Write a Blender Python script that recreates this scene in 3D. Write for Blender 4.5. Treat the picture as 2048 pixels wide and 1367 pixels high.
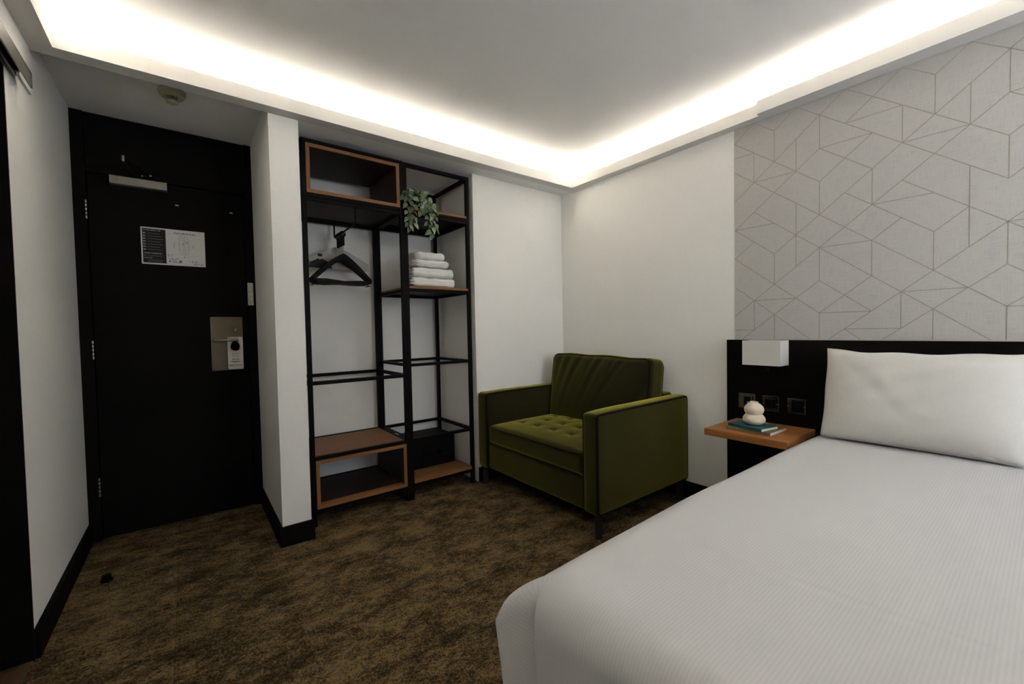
import bpy, bmesh, math, random
from mathutils import Vector, Matrix
random.seed(7)
PI = math.pi
for o in list(bpy.data.objects):
    bpy.data.objects.remove(o, do_unlink=True)
S = bpy.context.scene
C = S.collection

# ------------------------------------------------------------------ camera
F_PX = 838.93
YAW, PITCH, ROLL = 0.6581, -0.0297, -0.0197
cam_d = bpy.data.cameras.new('camera')
cam_d.sensor_width = 36.0
cam_d.sensor_fit = 'HORIZONTAL'
cam_d.lens = F_PX / 2048 * 36.0
cam_d.clip_start = 0.02
cam = bpy.data.objects.new('camera', cam_d)
C.objects.link(cam)
fw = Vector((math.sin(YAW) * math.cos(PITCH), math.cos(YAW) * math.cos(PITCH), math.sin(PITCH)))
rt = Vector((math.cos(YAW), -math.sin(YAW), 0))
up = rt.cross(fw)
r2 = rt * math.cos(ROLL) + up * math.sin(ROLL)
u2 = -rt * math.sin(ROLL) + up * math.cos(ROLL)
m = Matrix((r2, u2, -fw)).transposed().to_4x4()
m.translation = Vector((-2.6163, -2.5267, 1.1434))
cam.matrix_world = m
S.camera = cam

# ------------------------------------------------------------------ world, daylight window light, exposure
w = bpy.data.worlds.new('world')
S.world = w
w.use_nodes = True
w.node_tree.nodes['Background'].inputs[0].default_value = (0.72, 0.80, 0.90, 1)
w.node_tree.nodes['Background'].inputs[1].default_value = 1.2
LED_STRENGTH = 104.0
LED_COLOR = (1.0, 0.925, 0.83)
WINDOW_WATT = 27.0
ld = bpy.data.lights.new('window_daylight', 'AREA')
ld.shape = 'RECTANGLE'
ld.size = 1.3
ld.size_y = 1.15
ld.energy = WINDOW_WATT
ld.color = (0.84, 0.92, 1.0)
lo = bpy.data.objects.new('window_daylight', ld)
lo.location = (-0.85, -3.86, 1.5)
C.objects.link(lo)
lo.rotation_euler = Vector((0, 1, 0)).to_track_quat('-Z', 'Z').to_euler()
S.view_settings.view_transform = 'Standard'
S.view_settings.look = 'None'
S.view_settings.gamma = 1
S.view_settings.use_curve_mapping = False
S.view_settings.exposure = 0.10
S.cycles.sample_clamp_indirect = 0.0   # keep all of the cove light that bounces off the ceiling
S.cycles.diffuse_bounces = 6

# ------------------------------------------------------------------ materials
MATS = {}


def new_mat(name):
    mt = bpy.data.materials.new(name)
    mt.use_nodes = True
    nt = mt.node_tree
    MATS[name] = mt
    return mt, nt, nt.nodes['Principled BSDF'], nt.links


def coords(nt, kind='Object', scale=(1, 1, 1)):
    tc = nt.nodes.new('ShaderNodeTexCoord')
    mp = nt.nodes.new('ShaderNodeMapping')
    mp.inputs['Scale'].default_value = scale
    nt.links.new(tc.outputs[kind], mp.inputs['Vector'])
    return mp.outputs['Vector']


def noise(nt, vec, scale, detail=4, rough=0.6):
    n = nt.nodes.new('ShaderNodeTexNoise')
    n.inputs['Scale'].default_value = scale
    n.inputs['Detail'].default_value = detail
    n.inputs['Roughness'].default_value = rough
    nt.links.new(vec, n.inputs['Vector'])
    return n.outputs['Fac']


def ramp(nt, fac, stops):
    r = nt.nodes.new('ShaderNodeValToRGB')
    el = r.color_ramp.elements
    while len(el) < len(stops):
        el.new(0.5)
    for e, (p, c) in zip(el, stops):
        e.position = p
        e.color = (c[0], c[1], c[2], 1)
    nt.links.new(fac, r.inputs['Fac'])
    return r.outputs['Color']


def bump(nt, bsdf, h, strength, dist):
    b = nt.nodes.new('ShaderNodeBump')
    b.inputs['Strength'].default_value = strength
    b.inputs['Distance'].default_value = dist
    nt.links.new(h, b.inputs['Height'])
    nt.links.new(b.outputs['Normal'], bsdf.inputs['Normal'])
    return b


def simple(name, col, rough=0.6, metal=0.0, spec=0.5, var=0.06, nscale=30, bstr=0.0, bdist=0.001, sheen=0.0):
    mt, nt, b, L = new_mat(name)
    v = coords(nt)
    n = noise(nt, v, nscale)
    lo_ = tuple(max(0, c * (1 - var)) for c in col)
    hi_ = tuple(min(1, c * (1 + var)) for c in col)
    L.new(ramp(nt, n, [(0.3, lo_), (0.7, hi_)]), b.inputs['Base Color'])
    b.inputs['Roughness'].default_value = rough
    b.inputs['Metallic'].default_value = metal
    b.inputs['Specular IOR Level'].default_value = spec
    if sheen:
        b.inputs['Sheen Weight'].default_value = sheen
        b.inputs['Sheen Roughness'].default_value = 0.4
        b.inputs['Sheen Tint'].default_value = (min(1, col[0] * 6), min(1, col[1] * 6), min(1, col[2] * 6), 1)
    if bstr:
        bump(nt, b, n, bstr, bdist)
    return mt


simple('paint', (0.80, 0.79, 0.76), 0.85, spec=0.2, var=0.012, nscale=60, bstr=0.15, bdist=0.001)
simple('ceiling_paint', (0.81, 0.80, 0.775), 0.9, spec=0.15, var=0.008, nscale=50)
simple('trim_paint', (0.67, 0.655, 0.62), 0.9, spec=0.15, var=0.008, nscale=50)
simple('black_paint', (0.0056, 0.0047, 0.0038), 0.65, spec=0.05, var=0.15, nscale=18)
simple('black_lacquer', (0.0046, 0.0038, 0.0030), 0.6, spec=0.03, var=0.2, nscale=25)
simple('black_metal', (0.0046, 0.0038, 0.0031), 0.5, spec=0.06, var=0.15, nscale=40)
simple('black_plastic', (0.0036, 0.0032, 0.0030), 0.45, spec=0.08, var=0.1)
simple('safe_black', (0.0030, 0.0028, 0.0026), 0.55, spec=0.08, var=0.2, nscale=80)
simple('steel', (0.34, 0.31, 0.265), 0.42, metal=1.0, var=0.05, nscale=12)
simple('bronze_plate', (0.155, 0.130, 0.092), 0.5, metal=1.0, var=0.08, nscale=14)
simple('silver_cover', (0.30, 0.27, 0.23), 0.5, metal=0.5, var=0.05, nscale=10)
simple('black_nickel', (0.13, 0.115, 0.09), 0.16, metal=1.0, var=0.05)
simple('aluminium', (0.33, 0.32, 0.29), 0.4, metal=0.9, var=0.05)
simple('white_plastic', (0.60, 0.57, 0.52), 0.45, spec=0.4, var=0.02)
simple('cream_plastic', (0.42, 0.385, 0.24), 0.5, spec=0.35, var=0.04)
simple('dark_slot', (0.004, 0.004, 0.0035), 0.8, spec=0.1)
simple('paper_white', (0.62, 0.61, 0.60), 0.6, spec=0.3, var=0.02)
simple('print_black', (0.012, 0.011, 0.010), 0.6, spec=0.2)
simple('print_grey', (0.18, 0.175, 0.165), 0.6, spec=0.2)
simple('print_pale', (0.40, 0.39, 0.37), 0.6, spec=0.2)
simple('print_teal', (0.06, 0.13, 0.125), 0.6, spec=0.2)
simple('print_pink', (0.42, 0.30, 0.26), 0.6, spec=0.2)
simple('print_green', (0.16, 0.24, 0.18), 0.6, spec=0.2)
simple('lamp_shade', (0.62, 0.60, 0.545), 0.8, spec=0.2, var=0.02, nscale=160, bstr=0.1, bdist=0.0005)
simple('ceramic', (0.64, 0.55, 0.43), 0.65, spec=0.3, var=0.05, nscale=40, bstr=0.25, bdist=0.001)
simple('book_teal', (0.012, 0.085, 0.090), 0.55, spec=0.4, var=0.15, nscale=40)
simple('book_olive', (0.185, 0.135, 0.055), 0.55, spec=0.4, var=0.12, nscale=40)
simple('pages', (0.66, 0.62, 0.54), 0.8, spec=0.2, var=0.05, nscale=200)
simple('soil', (0.012, 0.009, 0.007), 0.9, var=0.3, nscale=120)
simple('stem_green', (0.05, 0.07, 0.025), 0.6, var=0.2)
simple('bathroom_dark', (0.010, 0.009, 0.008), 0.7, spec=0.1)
simple('inlay_gold', (0.30, 0.272, 0.225), 0.5, spec=0.4, var=0.08, nscale=40)
simple('leg_wood', (0.007, 0.005, 0.004), 0.6, var=0.2)
simple('piping_dark', (0.0045, 0.0042, 0.0022), 0.8, spec=0.1, var=0.2, nscale=90)


def wood(name, c1, c2, axis, rough=0.5):
    mt, nt, b, L = new_mat(name)
    sc = {'x': (1.2, 22, 22), 'y': (22, 1.2, 22), 'z': (22, 22, 1.2)}[axis]
    v = coords(nt, 'Object', sc)
    n = noise(nt, v, 3.0, 6, 0.65)
    v2 = coords(nt, 'Object', tuple(s * 4 for s in sc))
    n2 = noise(nt, v2, 6.0, 3)
    mx = nt.nodes.new('ShaderNodeMath')
    mx.operation = 'MULTIPLY_ADD'
    mx.inputs[1].default_value = 0.3
    L.new(n2, mx.inputs[0])
    L.new(n, mx.inputs[2])
    L.new(ramp(nt, mx.outputs[0], [(0.45, c1), (0.85, c2)]), b.inputs['Base Color'])
    b.inputs['Roughness'].default_value = rough
    b.inputs['Specular IOR Level'].default_value = 0.3
    bump(nt, b, n2, 0.1, 0.0005)
    return mt


wood('oak_x', (0.155, 0.064, 0.021), (0.27, 0.118, 0.040), 'x')
wood('oak_y', (0.205, 0.078, 0.021), (0.36, 0.145, 0.040), 'y')
wood('oak_z', (0.155, 0.064, 0.021), (0.27, 0.118, 0.040), 'z')
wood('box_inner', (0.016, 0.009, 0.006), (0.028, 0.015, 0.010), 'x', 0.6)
wood('threshold_wood', (0.06, 0.035, 0.016), (0.11, 0.065, 0.030), 'y', 0.5)

# carpet
mt, nt, b, L = new_mat('carpet')
geo = nt.nodes.new('ShaderNodeNewGeometry')
oi = nt.nodes.new('ShaderNodeObjectInfo')
mp = nt.nodes.new('ShaderNodeMapping')
mp.inputs['Scale'].default_value = (1.0, 1.5, 1.0)
L.new(geo.outputs['Position'], mp.inputs['Vector'])
big = noise(nt, mp.outputs['Vector'], 6.0, 10, 0.74)
mid = noise(nt, mp.outputs['Vector'], 38.0, 4, 0.7)
fine = noise(nt, geo.outputs['Position'], 120.0, 2, 0.8)
am = nt.nodes.new('ShaderNodeMath')
am.operation = 'MULTIPLY_ADD'
am.inputs[1].default_value = 0.45
L.new(mid, am.inputs[0])
L.new(big, am.inputs[2])
ad = nt.nodes.new('ShaderNodeMath')
ad.operation = 'MULTIPLY_ADD'
ad.inputs[1].default_value = 0.75
L.new(fine, ad.inputs[0])
L.new(am.outputs[0], ad.inputs[2])
ad2 = nt.nodes.new('ShaderNodeMath')
ad2.operation = 'MULTIPLY_ADD'
ad2.inputs[1].default_value = 0.05
L.new(oi.outputs['Random'], ad2.inputs[0])
L.new(ad.outputs[0], ad2.inputs[2])
hf = nt.nodes.new('ShaderNodeMath')
hf.operation = 'MULTIPLY'
hf.inputs[1].default_value = 0.5
L.new(ad2.outputs[0], hf.inputs[0])
L.new(ramp(nt, hf.outputs[0], [(0.485, (0.026, 0.0178, 0.0086)), (0.555, (0.083, 0.0565, 0.0260)), (0.635, (0.215, 0.148, 0.068))]),
      b.inputs['Base Color'])
b.inputs['Roughness'].default_value = 0.95
b.inputs['Specular IOR Level'].default_value = 0.05
pile = noise(nt, geo.outputs['Position'], 260.0, 3, 0.7)
bump(nt, b, pile, 0.9, 0.004)

# velvet
mt, nt, b, L = new_mat('velvet')
v = coords(nt)
n = noise(nt, v, 6.0, 5, 0.6)
L.new(ramp(nt, n, [(0.3, (0.0078, 0.0068, 0.0034)), (0.7, (0.0120, 0.0106, 0.0050))]), b.inputs['Base Color'])
b.inputs['Roughness'].default_value = 0.85
b.inputs['Specular IOR Level'].default_value = 0.1
b.inputs['Sheen Weight'].default_value = 0.72
b.inputs['Sheen Roughness'].default_value = 0.42
b.inputs['Sheen Tint'].default_value = (0.95, 0.86, 0.14, 1)
nf = noise(nt, v, 350.0, 2)
bump(nt, b, nf, 0.25, 0.001)

# duvet with satin stripe running along the bed (uv.x = distance across the bed)
mt, nt, b, L = new_mat('duvet_cloth')
uv = nt.nodes.new('ShaderNodeUVMap')
sp = nt.nodes.new('ShaderNodeSeparateXYZ')
L.new(uv.outputs['UV'], sp.inputs[0])
mu = nt.nodes.new('ShaderNodeMath')
mu.operation = 'MULTIPLY'
mu.inputs[1].default_value = 2 * PI / 0.0070
L.new(sp.outputs['X'], mu.inputs[0])
sn = nt.nodes.new('ShaderNodeMath')
sn.operation = 'SINE'
L.new(mu.outputs[0], sn.inputs[0])
mr = nt.nodes.new('ShaderNodeMapRange')
mr.inputs['From Min'].default_value = -0.35
mr.inputs['From Max'].default_value = 0.35
L.new(sn.outputs[0], mr.inputs['Value'])
L.new(ramp(nt, mr.outputs[0], [(0.0, (0.487, 0.486, 0.483)), (1.0, (0.512, 0.511, 0.508))]), b.inputs['Base Color'])
rr = nt.nodes.new('ShaderNodeMapRange')
rr.inputs['To Min'].default_value = 0.8
rr.inputs['To Max'].default_value = 0.5
L.new(mr.outputs[0], rr.inputs['Value'])
L.new(rr.outputs[0], b.inputs['Roughness'])
b.inputs['Specular IOR Level'].default_value = 0.25
bump(nt, b, mr.outputs[0], 0.10, 0.0005)

simple('pillow_cloth', (0.57, 0.558, 0.525), 0.85, spec=0.2, var=0.02, nscale=90, bstr=0.1, bdist=0.001)
simple('mattress_cloth', (0.6, 0.59, 0.57), 0.9, spec=0.1)

# towel
mt, nt, b, L = new_mat('towel')
v = coords(nt)
n = noise(nt, v, 420.0, 3, 0.8)
L.new(ramp(nt, n, [(0.3, (0.70, 0.685, 0.66)), (0.7, (0.84, 0.83, 0.80))]), b.inputs['Base Color'])
b.inputs['Roughness'].default_value = 0.95
b.inputs['Specular IOR Level'].default_value = 0.05
bump(nt, b, n, 0.8, 0.004)

# wallpaper with woven linen print
mt, nt, b, L = new_mat('wallpaper')
v1 = coords(nt, 'Object', (1, 420, 16))
v2 = coords(nt, 'Object', (1, 16, 420))
a = noise(nt, v1, 1.0, 3, 0.7)
c = noise(nt, v2, 1.0, 3, 0.7)
sm = nt.nodes.new('ShaderNodeMath')
sm.operation = 'ADD'
L.new(a, sm.inputs[0])
L.new(c, sm.inputs[1])
L.new(ramp(nt, sm.outputs[0], [(0.72, (0.385, 0.371, 0.350)), (1.0, (0.475, 0.460, 0.437)), (1.0, (0.475, 0.460, 0.437))]), b.inputs['Base Color'])
b.inputs['Roughness'].default_value = 0.75
b.inputs['Specular IOR Level'].default_value = 0.25
bump(nt, b, sm.outputs[0], 0.1, 0.0006)

# leaf, variegated
mt, nt, b, L = new_mat('leaf')
oi = nt.nodes.new('ShaderNodeObjectInfo')
v = coords(nt)
n = noise(nt, v, 90.0, 2)
ad = nt.nodes.new('ShaderNodeMath')
ad.operation = 'MULTIPLY_ADD'
ad.inputs[1].default_value = 0.45
L.new(oi.outputs['Random'], ad.inputs[0])
L.new(n, ad.inputs[2])
L.new(ramp(nt, ad.outputs[0], [(0.45, (0.028, 0.055, 0.020)), (0.75, (0.075, 0.115, 0.050)), (0.98, (0.30, 0.33, 0.20))]), b.inputs['Base Color'])
b.inputs['Roughness'].default_value = 0.4
b.inputs['Specular IOR Level'].default_value = 0.5

# led
mt, nt, b, L = new_mat('led_emitter')
b.inputs['Base Color'].default_value = (0.9, 0.9, 0.9, 1)
b.inputs['Emission Color'].default_value = (*LED_COLOR, 1)
b.inputs['Emission Strength'].default_value = LED_STRENGTH

# window glass (thin pane)
mt, nt, b, L = new_mat('window_glass')
out = nt.nodes['Material Output']
tr = nt.nodes.new('ShaderNodeBsdfTransparent')
gl = nt.nodes.new('ShaderNodeBsdfGlossy')
gl.inputs['Roughness'].default_value = 0.02
mx = nt.nodes.new('ShaderNodeMixShader')
mx.inputs[0].default_value = 0.07
L.new(tr.outputs[0], mx.inputs[1])
L.new(gl.outputs[0], mx.inputs[2])
L.new(mx.outputs[0], out.inputs['Surface'])


# ------------------------------------------------------------------ helpers
def M(n):
    return MATS[n]


def wloc(o):
    v_ = Vector((0, 0, 0))
    while o is not None:
        v_ += o.location
        o = o.parent
    return v_


def bm_box(bm, x0, x1, y0, y1, z0, z1, bev=0.0):
    vs = [bm.verts.new((x, y, z)) for x in (x0, x1) for y in (y0, y1) for z in (z0, z1)]
    fs = [(0, 1, 3, 2), (4, 6, 7, 5), (0, 4, 5, 1), (2, 3, 7, 6), (0, 2, 6, 4), (1, 5, 7, 3)]
    fl = [bm.faces.new([vs[i] for i in f]) for f in fs]
    if bev > 0:
        es = list({e for f in fl for e in f.edges})
        bmesh.ops.bevel(bm, geom=es, offset=bev, segments=2, profile=0.5, affect='EDGES')


def box(x0, x1, y0, y1, z0, z1, bev=0.0):
    bm = bmesh.new()
    bm_box(bm, x0, x1, y0, y1, z0, z1, bev)
    return bm


def boxes(lst, bev=0.0):
    bm = bmesh.new()
    for t in lst:
        bm_box(bm, *t, bev)
    return bm


def link_bm(name, bm, mat, parent=None, smooth=False, origin=None):
    """world-coordinate bmesh -> object; top-level meshes get their origin at the base centre"""
    bmesh.ops.recalc_face_normals(bm, faces=bm.faces)
    if parent is not None:
        off = wloc(parent)
    elif origin is not None:
        off = Vector(origin)
    else:
        xs = [v_.co.x for v_ in bm.verts]
        ys = [v_.co.y for v_ in bm.verts]
        zs = [v_.co.z for v_ in bm.verts]
        off = Vector(((min(xs) + max(xs)) / 2, (min(ys) + max(ys)) / 2, min(zs)))
    bmesh.ops.translate(bm, verts=bm.verts, vec=-off)
    me = bpy.data.meshes.new(name)
    bm.to_mesh(me)
    bm.free()
    if smooth:
        for p in me.polygons:
            p.use_smooth = True
    me.materials.append(M(mat))
    o = bpy.data.objects.new(name, me)
    C.objects.link(o)
    if parent is not None:
        o.parent = parent
    else:
        o.location = off
    return o


def link_me(name, me, mat, parent, loc=(0, 0, 0), rot=(0, 0, 0), scale=(1, 1, 1)):
    if not me.materials:
        me.materials.append(M(mat))
    o = bpy.data.objects.new(name, me)
    C.objects.link(o)
    o.parent = parent
    o.location = loc
    o.rotation_euler = rot
    o.scale = scale
    return o


def tag(o, label, cat, group=None, kind=None):
    o['label'] = label
    o['category'] = cat
    if group:
        o['group'] = group
    if kind:
        o['kind'] = kind
    return o


def thing(name, label, cat, loc, group=None, kind=None):
    o = bpy.data.objects.new(name, None)
    o.empty_display_size = 0.05
    C.objects.link(o)
    o.location = loc
    return tag(o, label, cat, group, kind)


def struct(name, bm, mat, label, cat):
    o = link_bm(name, bm, mat)
    return tag(o, label, cat, kind='structure')


def bm_tube(bm, pts, r, seg=8, closed=False, rads=None):
    pts = [Vector(p) for p in pts]
    n = len(pts)
    rings = []
    prev = None
    for i, p in enumerate(pts):
        if closed:
            t = pts[(i + 1) % n] - pts[i - 1]
        else:
            t = pts[min(i + 1, n - 1)] - pts[max(i - 1, 0)]
        if t.length < 1e-9:
            t = Vector((0, 0, 1))
        t.normalize()
        if prev is None:
            a_ = Vector((0, 0, 1)) if abs(t.z) < 0.9 else Vector((1, 0, 0))
            nx = t.cross(a_).normalized()
        else:
            nx = (prev - t * prev.dot(t))
            nx = nx.normalized() if nx.length > 1e-6 else t.orthogonal().normalized()
        prev = nx
        ny = t.cross(nx)
        rr_ = rads[i] if rads else r
        rings.append([bm.verts.new(p + nx * rr_ * math.cos(2 * PI * k / seg) + ny * rr_ * math.sin(2 * PI * k / seg)) for k in range(seg)])
    for i in range(n if closed else n - 1):
        A, B = rings[i], rings[(i + 1) % n]
        for k in range(seg):
            bm.faces.new((A[k], A[(k + 1) % seg], B[(k + 1) % seg], B[k]))
    if not closed:
        bm.faces.new(rings[0][::-1])
        bm.faces.new(rings[-1])


def tube(pts, r, seg=8, closed=False, rads=None):
    bm = bmesh.new()
    bm_tube(bm, pts, r, seg, closed, rads)
    return bm


def lathe(prof, cx, cy, seg=40):
    """prof: list of (r, z); ends with r=0 are poles"""
    bm = bmesh.new()
    rings = []
    for r, z in prof:
        if r < 1e-6:
            rings.append([bm.verts.new((cx, cy, z))])
        else:
            rings.append([bm.verts.new((cx + r * math.cos(2 * PI * k / seg), cy + r * math.sin(2 * PI * k / seg), z)) for k in range(seg)])
    for A, B in zip(rings, rings[1:]):
        for k in range(seg):
            k2 = (k + 1) % seg
            if len(A) == 1 and len(B) == 1:
                continue
            if len(A) == 1:
                bm.faces.new((A[0], B[k], B[k2]))
            elif len(B) == 1:
                bm.faces.new((A[k], A[k2], B[0]))
            else:
                bm.faces.new((A[k], A[k2], B[k2], B[k]))
    return bm


def poly_prism(pts, axis, d0, d1):
    """extrude a 2d outline; axis 'y': pts=(x,z); 'z': pts=(x,y); 'x': pts=(y,z)"""
    bm = bmesh.new()

    def P(p, d):
        return {'y': (p[0], d, p[1]), 'z': (p[0], p[1], d), 'x': (d, p[0], p[1])}[axis]
    A = [bm.verts.new(P(p, d0)) for p in pts]
    B = [bm.verts.new(P(p, d1)) for p in pts]
    bm.faces.new(A)
    bm.faces.new(B[::-1])
    n = len(pts)
    for i in range(n):
        bm.faces.new((A[i], A[(i + 1) % n], B[(i + 1) % n], B[i]))
    return bm


def rbox(cx, cy, cz, hx, hy, hz, r, n=10, fn=None):
    """rounded box centred at c with half extents h; fn(p_local)->p_local deforms it"""
    def axis(h):
        k = [-h, -h + r * 0.15, -h + r * 0.4, -h + r * 0.7, -h + r]
        inner = [(-h + r) + (2 * (h - r)) * i / n for i in range(1, n)]
        return k + inner + [-t for t in reversed(k)]
    ax = [axis(hx), axis(hy), axis(hz)]
    bm = bmesh.new()
    cache = {}
    h = (hx, hy, hz)

    def V(i, j, k):
        key = (i, j, k)
        if key in cache:
            return cache[key]
        p = Vector((ax[0][i], ax[1][j], ax[2][k]))
        q = Vector([max(-(h[a_] - r), min(h[a_] - r, p[a_])) for a_ in range(3)])
        d = p - q
        if d.length > 1e-9:
            # keep the square grid spacing sensible on the rounding
            d = d.normalized() * r
        p = q + d
        if fn:
            p = fn(p)
        cache[key] = bm.verts.new(p + Vector((cx, cy, cz)))
        return cache[key]
    N = [len(a_) for a_ in ax]
    for k in (0, N[2] - 1):
        for i in range(N[0] - 1):
            for j in range(N[1] - 1):
                bm.faces.new((V(i, j, k), V(i + 1, j, k), V(i + 1, j + 1, k), V(i, j + 1, k)))
    for j in (0, N[1] - 1):
        for i in range(N[0] - 1):
            for k in range(N[2] - 1):
                bm.faces.new((V(i, j, k), V(i + 1, j, k), V(i + 1, j, k + 1), V(i, j, k + 1)))
    for i in (0, N[0] - 1):
        for j in range(N[1] - 1):
            for k in range(N[2] - 1):
                bm.faces.new((V(i, j, k), V(i, j + 1, k), V(i, j + 1, k + 1), V(i, j, k + 1)))
    return bm


def text_mesh(name, txt, size, mat, parent, wpos, bold=False, rotz=0, align='LEFT', narrow=1.0):
    cu = bpy.data.curves.new(name, 'FONT')
    cu.body = txt
    cu.size = size
    cu.align_x = align
    cu.extrude = 0.0002
    if bold:
        cu.offset = size * 0.018
    cu.resolution_u = 2
    tmp = bpy.data.objects.new('tmp', cu)
    C.objects.link(tmp)
    dg = bpy.context.evaluated_depsgraph_get()
    me = bpy.data.meshes.new_from_object(tmp.evaluated_get(dg))
    bpy.data.objects.remove(tmp, do_unlink=True)
    me.materials.clear()
    me.materials.append(M(mat))
    o = bpy.data.objects.new(name, me)
    C.objects.link(o)
    o.parent = parent
    o.location = Vector(wpos) - wloc(parent)
    o.rotation_euler = (PI / 2, rotz, 0)
    o.scale = (narrow, 1, 1)
    return o


# ------------------------------------------------------------------ dimensions of the room
HS = 2.30       # soffit
HC = 2.455      # main ceiling
HE = 2.389      # entry ceiling
XN = -0.9115    # right side of the niche
XP0, XP1 = -2.2456, -2.1027   # pillar
XL = -3.085     # left wall
YW = 0.121      # short wall beside the niche
YD = 0.756      # door
YN = 0.70       # back of the niche
YR = -3.70      # rear wall
YO = -0.312     # bathroom opening starts
HB = 0.108      # skirting

# floor with carpet tiles
fl = struct('floor', box(-3.35, 0.2, YR - 0.2, 1.0, -0.08, -0.004), 'bathroom_dark', 'floor slab under mottled brown carpet tiles', 'floor')
tw, tl, gap = 0.39, 0.78, 0.0014
tile_me = None
bm = box(-tw / 2 + gap / 2, tw / 2 - gap / 2, -tl / 2 + gap / 2, tl / 2 - gap / 2, -0.0045, 0.0)
tile_me = bpy.data.meshes.new('carpet_tile')
bm.to_mesh(tile_me)
bm.free()
tile_me.materials.append(M('carpet'))
x = -2.30 - tw * 2 - tw / 2
col = 0
floc = wloc(fl)
while x < 0.1:
    y = 0.60 - (col % 2) * tl / 2 + tl / 2
    while y > YR - 0.2:
        link_me('carpet_tile', tile_me, 'carpet', fl, Vector((x, y, 0)) - floc)
        y -= tl
    x += tw
    col += 1
tag(link_bm('door_threshold', box(-3.30, XL - 0.004, -1.15, YO, -0.006, 0.004), 'threshold_wood'), 'brown wooden threshold strip at the left edge, by the black opening', 'threshold', kind='structure')

# walls
struct('wall_front', box(XN, 0.0, YW, 0.9, 0, HS), 'paint', 'short white wall between the shelving niche and the room corner', 'wall')
struct('wall_niche', box(XP1, XN, YN, 0.9, 0, HS), 'paint', 'white back wall of the shelving niche', 'wall')
struct('wall_pillar', box(XP0, XP1, 0.0, 0.9, 0, HC), 'paint', 'white pillar wall between the door and the shelving', 'wall')
struct('wall_entry', box(XL - 0.1, XP0, YD + 0.06, 0.9, 0, HC), 'paint', 'wall behind the black entrance door', 'wall')
struct('wall_left', boxes([(XL - 0.16, XL, YO, YD + 0.06, 0, HC), (XL - 0.16, XL, -1.15, YO, 2.075, HC), (XL - 0.16, XL, YR - 0.15, -1.15, 0, HC)]), 'paint',
       'white left wall beside the entrance door with bathroom opening', 'wall')
struct('wall_right', box(0.0, 0.15, YR - 0.15, 0.9, 0, HS), 'paint', 'white wall behind the armchair and headboard', 'wall')
WX0, WX1, WZ0, WZ1 = -1.5, -0.2, 0.95, 2.08
struct('wall_rear', boxes([(XL - 0.16, WX0, YR - 0.15, YR, 0, HC), (WX1, 0.0, YR - 0.15, YR, 0, HC), (WX0, WX1, YR - 0.15, YR, 0, WZ0), (WX0, WX1, YR - 0.15, YR, WZ1, HC)]),
       'paint', 'white rear wall with the window, behind the camera', 'wall')
struct('ceiling', box(-3.35, 0.2, YR - 0.2, 1.0, HC, HC + 0.1), 'ceiling_paint', 'main white ceiling washed by hidden cove light', 'ceiling')
struct('ceiling_entry', box(XL, XP0, 0.0, YD + 0.06, HE, HC), 'ceiling_paint', 'low ceiling over the entrance door', 'ceiling')
struct('ceiling_niche', box(XP1, 0.15, 0.0, 0.9, HS, HC), 'ceiling_paint', 'low soffit over the shelving niche', 'ceiling')

# cove ledges: ledge floor + lip, one trim each side
YF, XFL, XF1, XF2, YB = -0.0774, -3.0022, -0.0666, -0.0992, -1.5094
HF = 2.3694
LT = 0.012
YRF = YR + 0.09
struct('trim_1', boxes([(XL, XF1 - 0.0, YF, 0.0, HS, HS + LT), (XFL - LT, XF1 + LT, YF, YF + LT, HS + LT, HF), (XL, 0.0, -0.008, 0.0, HS + LT, HC), ]),
       'trim_paint', 'white cove ledge above the door and shelving', 'cove ledge')
struct('trim_2', boxes([(XF1, 0.0, YB, 0.0, HS, HS + LT), (XF1, XF1 + LT, YB, YF + LT, HS + LT, HF), (0.012, 0.15, YB, 0.0, HS, HC)]),
       'trim_paint', 'white cove ledge above the armchair wall', 'cove ledge')
struct('trim_3', boxes([(XF2, 0.0, YR, YB, HS, HS + LT), (XF2, XF2 + LT, YR, YB, HS + LT, HF + 0.003), (-0.035, 0.15, YR, YB, HS + LT, HC)]),
       'trim_paint', 'deeper white cove ledge stepping out above the wallpaper', 'cove ledge')
struct('trim_4', boxes([(XL, XFL, YRF, YF, HS, HS + LT), (XFL - LT, XFL, YRF, YF, HS + LT, HF)]),
       'trim_paint', 'white cove ledge above the left wall', 'cove ledge')
struct('trim_5', boxes([(XL, XF2, YR, YRF, HS, HS + LT), (XFL - LT, XF2, YRF - LT, YRF, HS + LT, HF)]),
       'trim_paint', 'white cove ledge above the rear wall', 'cove ledge')

# cove lights: aluminium channel with an upward glowing strip
LZ = 2.362


def cove(label, x0, x1, y0, y1):
    t = thing('cove_light', label, 'cove light', ((x0 + x1) / 2, (y0 + y1) / 2, HS + LT), 'hidden cove light strips')
    e = 0.004
    link_bm('channel', box(x0 - e, x1 + e, y0 - e, y1 + e, HS + LT, LZ - 0.002), 'aluminium', t)
    link_bm('diffuser', box(x0, x1, y0, y1, LZ - 0.002, LZ), 'led_emitter', t)


cove('hidden light strip in the cove above door and shelving', XFL, XF1, -0.034, -0.022)
cove('hidden light strip in the cove above the armchair wall', -0.018, -0.006, YB + 0.02, -0.06)
cove('hidden light strip in the cove above the wallpaper', -0.060, -0.048, YR + 0.12, YB - 0.01)
cove('hidden light strip in the cove above the left wall', XL + 0.02, XL + 0.032, YR + 0.12, -0.06)
cove('hidden light strip in the cove above the rear wall', XFL, XF2 - 0.01, YR + 0.022, YR + 0.034)

# skirtings
def skirt(name, bx_, label):
    struct(name, boxes(bx_, 0.0015), 'black_paint', label, 'skirting')


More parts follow.
